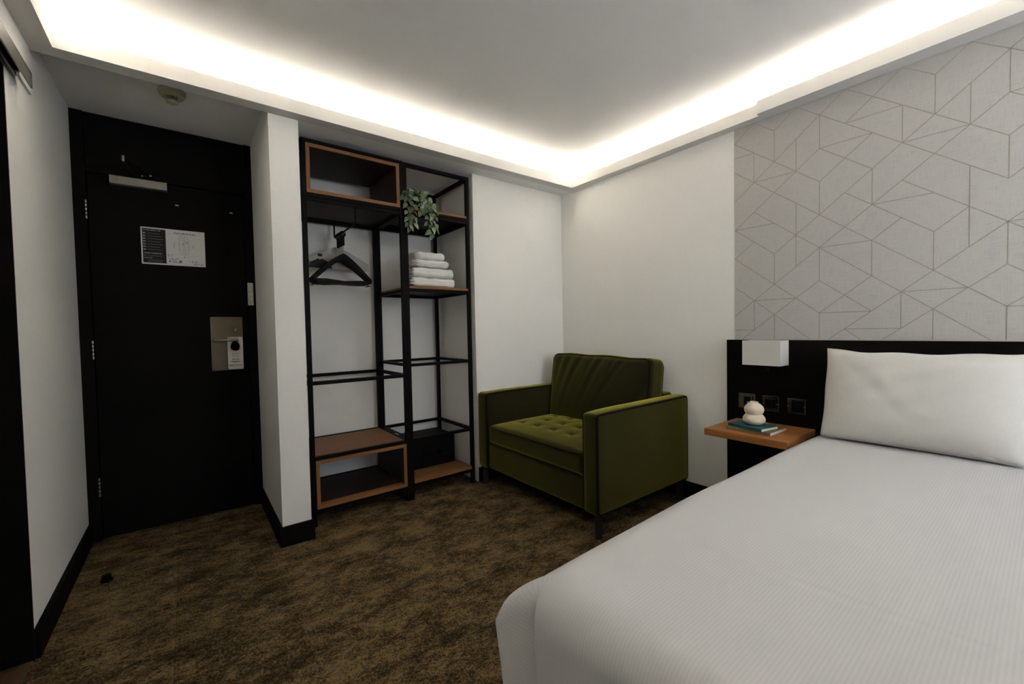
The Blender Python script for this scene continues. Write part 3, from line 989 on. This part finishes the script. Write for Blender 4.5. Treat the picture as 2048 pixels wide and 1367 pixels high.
# paper hanger sleeve with a printed picture on the rearmost hanger
hs = thing('hanger_sleeve', 'pale printed paper sleeve with dark figure behind the black hangers', 'hanger sleeve', (RX, 0.565, 1.585))
sl = [(-1.985, 1.588), (-1.545, 1.588), (-1.545, 1.640), (-1.60, 1.672), (-1.74, 1.742), (-1.786, 1.742), (-1.925, 1.672), (-1.985, 1.640)]
link_bm('paper', poly_prism(sl, 'y', 0.564, 0.566), 'print_pale', hs)
ys0, ys1 = 0.5634, 0.564
fig = [(-1.955, 1.592), (-1.80, 1.592), (-1.812, 1.630), (-1.848, 1.648), (-1.858, 1.655), (-1.898, 1.655), (-1.905, 1.648), (-1.940, 1.632)]
link_bm('printed_figure', poly_prism(fig, 'y', ys0, ys1), 'print_black', hs)
link_bm('printed_figure', poly_prism([(-1.878 + 0.0135 * math.cos(a_), 1.668 + 0.018 * math.sin(a_)) for a_ in [2 * PI * k / 16 for k in range(16)]], 'y', ys0 - 0.0002, ys1), 'print_pink', hs)
link_bm('printed_hair', poly_prism([(-1.8935, 1.672), (-1.8625, 1.672), (-1.864, 1.687), (-1.878, 1.691), (-1.892, 1.687)], 'y', ys0 - 0.0005, ys1), 'print_black', hs)
link_bm('printed_disc', poly_prism([(-1.960 + 0.018 * math.cos(a_), 1.626 + 0.02 * math.sin(a_)) for a_ in [2 * PI * k / 16 for k in range(16)]], 'y', ys0 + 0.0002, ys1), 'print_teal', hs)
link_bm('hook', tube([(RX, 0.565, 1.742), (RX, 0.565, 1.800), (RX + 0.010, 0.565, 1.806), (RX + 0.013, 0.565, 1.822), (RX, 0.565, 1.834), (RX - 0.013, 0.565, 1.822)], 0.003, 8), 'steel', hs)

# ------------------------------------------------------------------ towels
def towel(label, x0, x1, y0, y1, z0, z1, seed):
    h_ = (z1 - z0) / 2
    rg = random.Random(seed)
    ph = [rg.uniform(0, 6.28) for _ in range(6)]
    hx = (x1 - x0) / 2

    def fn(p):
        q = p.copy()
        u = p.x / hx
        q.z += 0.0025 * math.sin(9 * u + ph[0]) * (p.z / h_) + 0.0018 * math.sin(37 * p.y + ph[1])
        q.y += 0.003 * math.sin(14 * u + ph[2]) + 0.002 * math.sin(120 * p.z + ph[3])
        # the left end shows the layered folds
        if u < -0.8:
            q.x += 0.006 * math.sin(p.z / h_ * 9 + ph[4]) + 0.005 * math.sin(60 * p.y + ph[5])
        # front edge is a soft fold
        return q
    bm = rbox((x0 + x1) / 2, (y0 + y1) / 2, (z0 + z1) / 2, hx, (y1 - y0) / 2, h_, h_ * 0.82, 12, fn)
    mz = min(v_.co.z for v_ in bm.verts)
    bmesh.ops.translate(bm, verts=bm.verts, vec=(0, 0, z0 - mz))
    o = link_bm('towel', bm, 'towel', None, True)
    tag(o, label, 'towel', 'folded white towels on the oak shelf')
    return o


towel('white folded towel at the bottom of the stack on the oak shelf', -1.385, -1.045, 0.165, 0.36, 1.4515, 1.514, 1)
towel('white folded towel second from the bottom of the stack', -1.381, -1.050, 0.168, 0.36, 1.5165, 1.586, 2)
towel('white folded towel second from the top of the stack', -1.358, -1.090, 0.172, 0.355, 1.5885, 1.642, 3)
towel('white folded towel on top of the stack', -1.348, -1.120, 0.175, 0.35, 1.6445, 1.698, 4)

# ------------------------------------------------------------------ trailing plant
plant = thing('trailing_plant', 'trailing green pothos plant spilling over the top oak shelf', 'plant', (-1.350, 0.20, 1.979))
link_bm('pot', lathe([(0, 1.9792), (0.045, 1.9792), (0.055, 2.05), (0.058, 2.053), (0.050, 2.053), (0.049, 2.045), (0, 2.044)], -1.350, 0.20, 28), 'black_plastic', plant, True)
link_bm('soil', lathe([(0, 2.0475), (0.0485, 2.0462)], -1.350, 0.20, 28), 'soil', plant, True)


def leaf_mesh(cup, bend):
    bm = bmesh.new()
    prof = [(0.0, 0.0), (0.10, 0.55), (0.28, 0.95), (0.48, 1.0), (0.70, 0.72), (0.88, 0.34), (1.0, 0.0)]
    L_, W_ = 0.040, 0.0165
    rows = []
    for s, w_ in prof:
        zc = -bend * s * s * L_
        row = []
        for k in (-1, -0.5, 0, 0.5, 1):
            row.append(bm.verts.new((k * w_ * W_ + 1e-7 * k, s * L_, zc + cup * (abs(k) * w_) ** 1.5 * W_)))
        rows.append(row)
    for A, B in zip(rows, rows[1:]):
        for k in range(4):
            try:
                bm.faces.new((A[k], A[k + 1], B[k + 1], B[k]))
            except ValueError:
                pass
    me = bpy.data.meshes.new('leaf')
    bm.to_mesh(me)
    bm.free()
    for p in me.polygons:
        p.use_smooth = True
    me.materials.append(M('leaf'))
    return me


LM = [leaf_mesh(0.35, 0.3), leaf_mesh(0.6, 0.55), leaf_mesh(0.2, 0.8)]
rg = random.Random(21)
vines = [
    [(-1.365, 0.19, 2.047), (-1.385, 0.16, 2.085), (-1.425, 0.11, 2.06), (-1.440, 0.097, 2.00), (-1.440, 0.095, 1.93), (-1.430, 0.098, 1.87), (-1.425, 0.098, 1.83)],
    [(-1.360, 0.18, 2.047), (-1.375, 0.14, 2.08), (-1.400, 0.10, 2.03), (-1.405, 0.093, 1.96), (-1.398, 0.095, 1.90), (-1.395, 0.096, 1.85)],
    [(-1.335, 0.19, 2.047), (-1.310, 0.15, 2.09), (-1.280, 0.11, 2.04), (-1.262, 0.095, 1.97), (-1.262, 0.092, 1.90), (-1.268, 0.095, 1.83), (-1.265, 0.097, 1.785)],
    [(-1.340, 0.18, 2.047), (-1.325, 0.13, 2.075), (-1.300, 0.09, 2.03), (-1.295, 0.088, 1.97), (-1.288, 0.092, 1.90), (-1.290, 0.095, 1.85)],
    [(-1.330, 0.20, 2.047), (-1.285, 0.15, 2.07), (-1.250, 0.11, 2.02), (-1.238, 0.10, 1.95), (-1.240, 0.098, 1.88), (-1.236, 0.10, 1.84)],
    [(-1.350, 0.18, 2.047), (-1.350, 0.13, 2.075), (-1.345, 0.095, 2.02), (-1.338, 0.09, 1.95)],
    [(-1.345, 0.20, 2.047), (-1.340, 0.17, 2.09), (-1.335, 0.15, 2.108)],
    [(-1.355, 0.19, 2.047), (-1.40, 0.16, 2.082), (-1.452, 0.115, 2.055), (-1.458, 0.105, 2.02)],
]


def catmull(pts, n):
    res_ = []
    pts = [Vector(p) for p in pts]
    for i in range(len(pts) - 1):
        p0, p1, p2, p3 = pts[max(i - 1, 0)], pts[i], pts[i + 1], pts[min(i + 2, len(pts) - 1)]
        for k in range(n):
            t_ = k / n
            res_.append(0.5 * ((2 * p1) + (p2 - p0) * t_ + (2 * p0 - 5 * p1 + 4 * p2 - p3) * t_ ** 2 + (-p0 + 3 * p1 - 3 * p2 + p3) * t_ ** 3))
    res_.append(pts[-1])
    return res_


ploc = plant.location.copy()
for vi, vn in enumerate(vines):
    path = catmull(vn, 6)
    link_bm('vine', tube(path, 0.0016, 5), 'stem_green', plant)
    acc = 0
    side = 1
    for a_, b_ in zip(path, path[1:]):
        acc += (b_ - a_).length
        if acc > 0.0155:
            acc = 0
            side = -side
            d = (b_ - a_).normalized()
            ang = rg.uniform(-0.5, 0.5) + (0.9 * side)
            # leaf tip points outwards from the vine, mostly down and towards the room
            tip = Vector((math.sin(ang) * 0.8, -rg.uniform(0.15, 0.7), -rg.uniform(0.25, 1.0))).normalized()
            if b_.z > 2.06:
                tip = Vector((math.sin(ang), -rg.uniform(0.3, 0.9), rg.uniform(-0.2, 0.5))).normalized()
            nrm = Vector((rg.uniform(-0.5, 0.5), -1, rg.uniform(0.2, 0.9)))
            nrm = (nrm - tip * nrm.dot(tip)).normalized()
            xax = tip.cross(nrm)
            R_ = Matrix((xax, tip, nrm)).transposed()
            sc = rg.uniform(0.75, 1.2)
            o = link_me('leaf', LM[rg.randrange(3)], 'leaf', plant, b_ - ploc, R_.to_euler(), (sc, sc, sc))

# ------------------------------------------------------------------ safe
sf = thing('safe_box', 'black hotel safe on the bottom oak shelf', 'safe', (-1.17, 0.46, 0.131))
link_bm('body', box(-1.392, -1.000, 0.318, 0.612, 0.1312, 0.345, 0.004), 'safe_black', sf)
dr = link_bm('safe_door', box(-1.376, -1.018, 0.310, 0.3178, 0.146, 0.330, 0.003), 'safe_black', sf)
link_bm('keypad', box(-1.280, -1.215, 0.306, 0.3098, 0.205, 0.275, 0.002), 'black_plastic', dr)
link_bm('knob', tube([(-1.145, 0.3098, 0.240), (-1.145, 0.294, 0.240)], 0.017, 18), 'black_nickel', dr)

# ------------------------------------------------------------------ armchair
AX0, AX1, AY0, AY1 = -0.915, -0.018, -1.050, 0.097
AB, AT, AW = 0.132, 0.685, 0.106
ch = thing('armchair', 'olive green velvet armchair with tufted seat in the corner', 'armchair', ((AX0 + AX1) / 2, (AY0 + AY1) / 2, 0))


def arm_part(y0, y1):
    cxm, cym, czm = (AX0 + AX1) / 2, (y0 + y1) / 2, (AB + AT) / 2
    hx, hy, hz = (AX1 - AX0) / 2, (y1 - y0) / 2, (AT - AB) / 2

    def fn(p):
        q = p.copy()
        q.z += 0.006 * max(0, p.z / hz) ** 6 * (1 - (p.y / hy) ** 2)
        q.z -= 0.010 * max(0, p.z / hz) ** 4 * max(0, -p.x / hx) ** 6
        q.x -= 0.005 * (1 - (p.y / hy) ** 2) * max(0, -p.x / hx) ** 8
        return q
    link_bm('arm', rbox(cxm, cym, czm, hx, hy, hz, 0.016, 12, fn), 'velvet', ch, True)
    for yy in (y0 + 0.0035, y1 - 0.0035):
        xr0, xr1, zr0, zr1 = AX0 + 0.004, AX1 - 0.004, AB + 0.004, AT - 0.004
        r_ = 0.020
        pts = []
        for cx_, cz_, a0 in ((xr1 - r_, zr1 - r_, 0), (xr0 + r_, zr1 - r_ - 0.004, PI / 2), (xr0 + r_, zr0 + r_, PI), (xr1 - r_, zr0 + r_, 1.5 * PI)):
            for k in range(6):
                a_ = a0 + PI / 2 * k / 5
                pts.append((cx_ + r_ * math.cos(a_), yy, cz_ + r_ * math.sin(a_)))
        link_bm('piping', tube(pts, 0.0052, 6, True), 'piping_dark', ch, True)


arm_part(AY0, AY0 + AW)
arm_part(AY1 - AW, AY1)
YI0, YI1 = AY0 + AW + 0.001, AY1 - AW - 0.001
link_bm('front_base', rbox((AX0 + AX1) / 2 + 0.005, (YI0 + YI1) / 2, (AB + 0.315) / 2 + 0.001, (AX1 - AX0) / 2 - 0.008, (YI1 - YI0) / 2, (0.315 - AB) / 2, 0.012, 8), 'velvet', ch, True)
link_bm('back_panel', rbox(AX1 - 0.062, (YI0 + YI1) / 2, (0.315 + 0.70) / 2, 0.058, (YI1 - YI0) / 2, (0.70 - 0.315) / 2, 0.02, 8), 'velvet', ch, True)
# seat cushion with dents
SXc0, SXc1 = AX0 + 0.004, -0.20
scx, scy = (SXc0 + SXc1) / 2, (YI0 + YI1) / 2
shx, shy, shz = (SXc1 - SXc0) / 2, (YI1 - YI0) / 2 - 0.001, 0.068
scz = 0.316 + shz
btn = []
for i in range(3):
    for j in range(5):
        yy = scy + (j - 2) * 0.165 + (0.0825 if i % 2 else 0)
        if abs(yy - scy) > shy - 0.09:
            continue
        btn.append((scx + (i - 1) * 0.165 + 0.03, yy))


def seat_fn(p):
    q = p.copy()
    if p.z > 0:
        u, v_ = p.x / shx, p.y / shy
        q.z += 0.020 * (1 - u ** 4) * (1 - v_ ** 4)
        top = max(0, (p.z / shz - 0.6) / 0.4)
        for bx_, by_ in btn:
            d2 = ((p.x + scx - bx_) ** 2 + (p.y + scy - by_) ** 2)
            q.z -= top * (0.008 * math.exp(-d2 / (0.022 ** 2)) + 0.007 * math.exp(-d2 / (0.055 ** 2)))
    return q


seat = link_bm('seat_cushion', rbox(scx, scy, scz, shx, shy, shz, 0.034, 56, seat_fn), 'velvet', ch, True)
for bx_, by_ in btn:
    zt = scz + seat_fn(Vector((bx_ - scx, by_ - scy, shz))).z
    link_bm('button', lathe([(0, zt - 0.004), (0.010, zt - 0.002), (0.009, zt + 0.003), (0.005, zt + 0.005), (0, zt + 0.0055)], bx_, by_, 12), 'velvet', seat, True)
for zz in (scz - shz + 0.012, scz + shz - 0.014):
    pts = [(SXc0 + 0.001, YI0 + 0.03, zz), (SXc0 - 0.0005, YI0 + 0.06, zz), (SXc0 - 0.0005, scy, zz), (SXc0 - 0.0005, YI1 - 0.06, zz), (SXc0 + 0.001, YI1 - 0.03, zz)]
    link_bm('seam', tube(pts, 0.0028, 6), 'piping_dark', seat, True)
# back cushion, leaning, pinched with folds below the top seam
bh, bd, bw = 0.255, 0.085, (YI1 - YI0) / 2 - 0.006
bcx, bcy, bcz = -0.205, (YI0 + YI1) / 2, 0.425 + bh


def back_fn(p):
    q = p.copy()
    u, v_ = p.y / bw, p.z / bh
    fx = max(0.0, 1 - abs(u) ** 3) * max(0.0, 1 - abs(v_) ** 3)
    s = -1 if p.x < 0 else 1
    q.x += s * 0.030 * fx
    if p.x < 0:
        # gathered folds running down from the top edge
        fold = 0.0
        for c_, ln, w_, sl_, am in ((0.34, 0.50, 0.016, 0.30, 0.006), (0.24, 0.75, 0.022, 0.42, 0.008), (0.12, 0.95, 0.020, 0.55, 0.009), (0.01, 0.55, 0.015, 0.45, 0.006),
                                    (-0.08, 0.80, 0.024, 0.60, 0.010), (-0.19, 0.45, 0.014, 0.50, 0.006), (-0.27, 0.85, 0.020, 0.75, 0.008)):
            dn = bh - p.z
            yy = p.y - c_ - sl_ * dn + 0.25 * dn * dn
            f_ = max(0.0, min(1.0, dn / 0.05)) * max(0.0, 1 - dn / (ln * 0.5))
            fold += am * f_ * math.exp(-(yy / w_) ** 2) - 0.5 * am * f_ * math.exp(-((yy - 1.7 * w_) / w_) ** 2)
        q.x += fold
        # creases at the right lower corner
        yy = (p.y + bw * 0.80) + 0.55 * (p.z + 0.05)
        q.x += 0.012 * math.exp(-(yy / 0.022) ** 2) * max(0, 1 - abs(u + 0.75) / 0.35)
    q.z += 0.008 * math.cos(u * 1.4 - 0.7) * max(0, v_) ** 2 - 0.003 * math.sin(8 * u) * max(0, v_) ** 3
    # lean back
    a_ = 0.13
    x_, z_ = q.x, q.z
    q.x = x_ * math.cos(a_) + z_ * math.sin(a_)
    q.z = -x_ * math.sin(a_) + z_ * math.cos(a_)
    return q


bc = link_bm('back_cushion', rbox(bcx, bcy, bcz, bd, bw, bh, 0.038, 48, back_fn), 'velvet', ch, True)
for sx in (-1, 1):
    pts = []
    hh, ww, rr_ = bh - 0.010, bw - 0.010, 0.045
    for cy_, cz_, a0 in ((ww - rr_, hh - rr_, 0), (-ww + rr_, hh - rr_, PI / 2), (-ww + rr_, -hh + rr_, PI), (ww - rr_, -hh + rr_, 1.5 * PI)):
        for k in range(7):
            a_ = a0 + PI / 2 * k / 6
            pts.append(Vector((sx * (bd - 0.010), cy_ + rr_ * math.cos(a_), cz_ + rr_ * math.sin(a_))))
    dense = []
    for a_, b_ in zip(pts, pts[1:] + pts[:1]):
        n_ = max(1, int((b_ - a_).length / 0.04))
        for k in range(n_):
            dense.append(a_.lerp(b_, k / n_))
    dense = [back_fn(p) + Vector((bcx, bcy, bcz)) for p in dense]
    link_bm('piping', tube(dense, 0.0045, 6, True), 'piping_dark', bc, True)
for xx in (AX0 + 0.035, AX1 - 0.06):
    for yy in (AY0 + 0.03, AY1 - 0.03):
        link_bm('leg', tube([(xx, yy, 0.0), (xx, yy, AB + 0.01)], 0.02, 4, rads=[0.026, 0.032]), 'leg_wood', ch)

# ------------------------------------------------------------------ headboard and bed
hbd = thing('headboard', 'wide black headboard panel fixed below the wallpaper', 'headboard', (-0.02, -2.45, 0))
link_bm('panel', box(-0.035, -0.0036, -3.60, -1.313, 0.0, 1.053, 0.0015), 'black_lacquer', hbd)
link_bm('top_edge', box(-0.035, -0.0036, -3.60, -1.313, 1.0532, 1.056), 'black_lacquer', hbd)

BY0, BY1, BX0, BX1 = -3.16, -1.84, -2.012, -0.040
bed = thing('bed', 'double bed base and mattress under the white duvet', 'bed', ((BX0 + BX1) / 2, (BY0 + BY1) / 2, 0))
link_bm('base', box(BX0 + 0.02, BX1, BY0 + 0.02, BY1 - 0.02, 0.06, 0.30, 0.01), 'black_lacquer', bed)
link_bm('mattress', rbox((BX0 + BX1) / 2, (BY0 + BY1) / 2, 0.425, (BX1 - BX0) / 2, (BY1 - BY0) / 2, 0.125, 0.05, 8), 'mattress_cloth', bed, True)
for xx in (BX0 + 0.1, BX1 - 0.1):
    for yy in (BY0 + 0.1, BY1 - 0.1):
        link_bm('leg', tube([(xx, yy, 0), (xx, yy, 0.065)], 0.025, 10), 'black_lacquer', bed)

# duvet: s runs from the head to the foot and down, t across and down both sides
DT = 0.597
R0 = 0.085
DROP = 0.36


def edge_bulge(xx):
    return 0.030 * math.sin(PI * max(0, min(1, (-xx - 0.15) / 2.0))) ** 0.8


CR0, CRN = (-1.634, -2.145), (0.997, 0.081)


def duvet_point(s, t_):
    """s: distance from the head edge along the bed (0..L+drop); t_: signed distance from the centre line"""
    L_ = -(BX0) - 0.045 + 0.03 - R0
    Wd = (BY1 - BY0) / 2 + 0.045 - R0
    x_ = -0.045 - min(s, L_)
    cy_ = (BY0 + BY1) / 2
    ds_ = max(0, s - L_)
    dt_ = max(0, abs(t_) - Wd)
    sg_ = 1 if t_ > 0 else -1
    y_ = cy_ + sg_ * min(abs(t_), Wd)
    d = (ds_ ** 3 + dt_ ** 3) ** (1 / 3)
    z_ = DT
    # soft puff on the top
    uu = min(s, L_) / L_
    vv = min(abs(t_), Wd) / Wd
    z_ += 0.012 * (1 - vv ** 4) * (1 - (uu * 0.9) ** 6)
    z_ += 0.0030 * math.sin(5.1 * s + 2.3 * t_) + 0.0022 * math.sin(9.0 * t_ - 3.2 * s + 1.0)
    z_ += 0.014 * math.exp(-((x_ + 0.45) / 0.45) ** 2) * vv ** 2
    # pressed crease across the top
    cl_ = (y_ - CR0[1]) * CRN[1] + (x_ - CR0[0]) * CRN[0]
    z_ += 0.0022 * math.exp(-(cl_ / 0.010) ** 2) * (1 if -2.6 < y_ < -1.95 else 0)
    if d > 0:
        h_ = (ds_ ** 4 + dt_ ** 4) ** 0.25
        nx, ny = ds_ / h_, dt_ / h_
        q = R0 * PI / 2
        if d < q:
            out_ = R0 * math.sin(d / R0)
            dn = R0 * (1 - math.cos(d / R0))
        else:
            e = d - q
            out_ = R0 - 0.06 * e
            dn = R0 + e
        corner = 4 * nx * ny * nx * ny
        # folds hanging at the corner and shallow waves along the sides
        wave = 0.007 * math.sin(11 * s + 0.5) * ny + 0.008 * math.sin(9 * t_ + 1.3) * nx
        cw = 0.028 * math.sin(math.atan2(ny, nx) * 9 + 0.6) * corner
        out_ += (wave + cw) * min(1, dn / 0.12) + 0.004 * corner * min(1, dn / 0.06)
        x_ -= nx * out_
        y_ += sg_ * ny * out_
        z_ -= dn
    if sg_ > 0:
        y_ += edge_bulge(x_) * max(0, (abs(t_) - Wd * 0.7) / (Wd * 0.3)) if dt_ == 0 else edge_bulge(x_)
    return Vector((x_, y_, z_))


SL = 2.0 + 0.062 + DROP
TL_ = (BY1 - BY0) / 2 + 0.10 + DROP
ns, nt_ = 280, 260
bm = bmesh.new()
uvl = bm.loops.layers.uv.new('UVMap')
grid = []
svals = [SL * i / ns for i in range(ns + 1)]
tvals = [-TL_ + 2 * TL_ * j / nt_ for j in range(nt_ + 1)]
for s in svals:
    grid.append([bm.verts.new(duvet_point(s, t_)) for t_ in tvals])
for i in range(ns):
    for j in range(nt_):
        f = bm.faces.new((grid[i][j], grid[i][j + 1], grid[i + 1][j + 1], grid[i + 1][j]))
        for lp_, (a_, b_) in zip(f.loops, ((i, j), (i, j + 1), (i + 1, j + 1), (i + 1, j))):
            lp_[uvl].uv = (tvals[b_], svals[a_])
dv = link_bm('duvet', bm, 'duvet_cloth', None, True)
sol = dv.modifiers.new('solidify', 'SOLIDIFY')
sol.thickness = 0.02
sol.offset = -1
tag(dv, 'white satin striped duvet spread over the bed', 'duvet')

# pillow leaning on the headboard
def pillow(label, yc, half_w, xb, zb, seed):
    hw, hh, th = half_w, 0.215, 0.085
    n1, n2 = 56, 40
    rg_ = random.Random(seed)
    a_ = 0.36
    bm = bmesh.new()
    sides = []
    for sgn in (-1, 1):
        g = []
        for i in range(n1 + 1):
            row = []
            for j in range(n2 + 1):
                u, v_ = -1 + 2 * i / n1, -1 + 2 * j / n2
                # edges pulled in between the corners
                yy = hw * u * (0.955 + 0.045 * (v_ + 1) / 2) * (1 - 0.016 * (1 - v_ ** 2) * abs(u) ** 3) + 0.0015 * math.sin(6 * v_ + 1) * abs(u) ** 6
                zz = hh * v_ * (1 - 0.085 * (1 - u ** 2) ** 0.8 * abs(v_) ** 3 * (1.0 if v_ > 0 else 0.25))
                zz += 0.004 * math.sin(9 * u) * max(0, v_) ** 4
                t1 = max(0, 1 - abs(u) ** 3.2) ** 0.55 * max(0, 1 - abs(v_) ** 3.2) ** 0.55
                thick = th * t1
                wr = 0
                if sgn < 0:
                    # diagonal crease from the upper outer corner, finer creases near the lower edge
                    dd = (u - 0.93) * -0.80 - (0.92 - v_) * 0.52
                    along = max(0, min(1, (0.95 - u) / 1.3))
                    wr += -0.005 * math.exp(-(dd / 0.085) ** 2) * (1 - along) * max(0, t1)
                    wr += 0.0035 * math.exp(-((dd - 0.16) / 0.09) ** 2) * (1 - along) * t1
                    wr += 0.0022 * math.sin(26 * v_ + 7 * u) * max(0, abs(u) - 0.6) * t1
                    wr += 0.0025 * math.sin(14 * (u * 0.5 + v_) + 2) * (1 - abs(u)) * t1
                xx = sgn * thick + (-wr if sgn < 0 else 0)
                row.append(bm.verts.new((xx * math.cos(a_) + zz * math.sin(a_) + xb, yc + yy, zb + hh * math.cos(a_) + 0.028 - xx * math.sin(a_) * 1.0 + zz * math.cos(a_))))
            g.append(row)
        sides.append(g)
        for i in range(n1):
            for j in range(n2):
                bm.faces.new((g[i][j], g[i + 1][j], g[i + 1][j + 1], g[i][j + 1]))
    bmesh.ops.remove_doubles(bm, verts=bm.verts, dist=0.0006)
    o = link_bm('pillow', bm, 'pillow_cloth', None, True)
    tag(o, label, 'pillow')
    return o


pillow('plump white pillow leaning against the black headboard', -2.168, 0.320, -0.215, 0.590, 3)

# ------------------------------------------------------------------ bedside shelf, lamp, sockets, books, vase
ns_ = thing('bedside_shelf', 'oak bedside shelf fixed to the headboard beside the bed', 'bedside shelf', (-0.23, -1.57, 0.554))
link_bm('board', box(-0.420, -0.0355, -1.768, -1.372, 0.555, 0.590, 0.0012), 'oak_y', ns_)
link_bm('bracket', box(-0.060, -0.0355, -1.72, -1.42, 0.53, 0.5545), 'black_metal', ns_)

la = thing('wall_lamp', 'rectangular white shade wall lamp on the black headboard', 'wall lamp', (-0.09, -1.55, 0.88))
th = 0.003
link_bm('lamp_shade', boxes([(-0.152, -0.152 + th, -1.645, -1.454, 0.921, 1.056), (-0.040, -0.037, -1.645, -1.454, 0.921, 1.056), (-0.152 + th, -0.040, -1.645, -1.645 + th, 0.921, 1.056), (-0.152 + th, -0.040, -1.454 - th, -1.454, 0.921, 1.056)]), 'lamp_shade', la)
link_bm('wall_plate', box(-0.048, -0.0355, -1.62, -1.50, 0.868, 0.9195, 0.002), 'black_metal', la)
link_bm('stem', tube([(-0.045, -1.55, 0.893), (-0.095, -1.55, 0.893), (-0.095, -1.55, 0.935)], 0.007, 10), 'black_metal', la)
link_bm('bulb', lathe([(0, 0.935), (0.013, 0.938), (0.013, 0.955), (0.024, 0.985), (0.020, 1.010), (0, 1.020)], -0.095, -1.55, 20), 'white_plastic', la, True)
link_bm('switch', box(-0.052, -0.048, -1.568, -1.545, 0.893, 0.900), 'black_nickel', la)


def socket(label, y0, y1, mode):
    z0, z1 = 0.656, 0.743
    yc = (y0 + y1) / 2
    t = thing('socket_plate', label, 'socket', (-0.036, yc, z0), 'metal socket plates on the headboard')
    link_bm('plate', box(-0.0425, -0.0356, y0, y1, z0, z1, 0.002), 'bronze_plate' if mode == 0 else 'black_nickel', t)
    if mode == 0:
        link_bm('insert', box(-0.0440, -0.0426, y0 + 0.022, y1 - 0.030, z0 + 0.010, z1 - 0.018, 0.0006), 'black_plastic', t)
        link_bm('usb_slot', box(-0.0444, -0.0440, yc - 0.016, yc - 0.002, z0 + 0.034, z0 + 0.040), 'paper_white', t)
        link_bm('rocker', box(-0.0452, -0.0426, y0 + 0.007, y0 + 0.015, z1 - 0.034, z1 - 0.014, 0.0006), 'black_plastic', t)
    elif mode == 1:
        link_bm('insert', box(-0.0445, -0.0426, y0 + 0.016, y1 - 0.018, z0 + 0.020, z1 - 0.018, 0.002), 'black_plastic', t)
        link_bm('rocker', box(-0.0475, -0.0446, yc - 0.012, yc + 0.012, z0 + 0.030, z1 - 0.026, 0.001), 'black_plastic', t)
    else:
        link_bm('insert', box(-0.0445, -0.0426, y0 + 0.009, y1 - 0.024, z0 + 0.012, z1 - 0.008, 0.002), 'black_plastic', t)
        link_bm('dimmer_knob', tube([(-0.0446, yc - 0.008, 0.700), (-0.056, yc - 0.008, 0.700)], 0.013, 18), 'black_plastic', t)
    for yy in (y0 + 0.008, y1 - 0.008):
        if mode == 0 and yy < yc:
            continue
        link_bm('screw', tube([(-0.0436, yy, 0.6985), (-0.0426, yy, 0.6985)], 0.003, 8), 'steel', t)


socket('metal socket plate with black insert, partly behind the vase', -1.475, -1.385, 0)
socket('dark nickel switch plate, middle of the three on the headboard', -1.600, -1.513, 1)
socket('dark nickel socket plate nearest the pillow', -1.727, -1.637, 2)


def book(label, cat_mat, cxy, length, width, z0, h_, rot, grp):
    t = thing('book', label, 'book', (cxy[0], cxy[1], z0), grp)
    t.rotation_euler = (0, 0, rot)

    def lk(name, bm, mat):
        bmesh.ops.recalc_face_normals(bm, faces=bm.faces)
        me = bpy.data.meshes.new(name)
        bm.to_mesh(me)
        bm.free()
        me.materials.append(M(mat))
        o = bpy.data.objects.new(name, me)
        C.objects.link(o)
        o.parent = t
        return o
    c_ = 0.0018
    w2, l2 = width / 2, length / 2
    # spine faces -x, long side along y
    lk('cover', box(-w2, w2, -l2, l2, h_ - c_, h_), cat_mat)
    lk('cover', box(-w2, w2, -l2, l2, 0.0002, c_), cat_mat)
    lk('spine', box(-w2, -w2 + c_, -l2, l2, c_, h_ - c_), cat_mat)
    lk('page_block', box(-w2 + c_, w2 - 0.003, -l2 + 0.0025, l2 - 0.0025, c_, h_ - c_), 'pages')
    return t


book('olive brown book lying on the bedside shelf under the teal one', 'book_olive', (-0.262, -1.570), 0.218, 0.195, 0.590, 0.0175, -0.03, 'books on the bedside shelf')
book('teal green book lying under the cream vase', 'book_teal', (-0.292, -1.566), 0.182, 0.138, 0.6076, 0.016, -0.20, 'books on the bedside shelf')

zv = 0.6238
prof = [(0, 0), (0.020, 0.0), (0.034, 0.003), (0.045, 0.010), (0.0515, 0.019), (0.053, 0.028), (0.050, 0.040), (0.043, 0.050), (0.038, 0.054), (0.0375, 0.056), (0.039, 0.059), (0.0435, 0.067), (0.0460, 0.077),
        (0.0450, 0.088), (0.040, 0.098), (0.031, 0.107), (0.022, 0.1125), (0.019, 0.117), (0.0185, 0.1195), (0.0165, 0.1195), (0.0155, 0.115), (0.018, 0.108), (0.022, 0.09), (0.0, 0.088)]
vz = thing('vase', 'small cream double bubble ceramic vase on the teal book', 'vase', (-0.293, -1.573, zv))
link_bm('body', lathe([(r_, zv + z_) for r_, z_ in prof], -0.293, -1.573, 48), 'ceramic', vz, True)
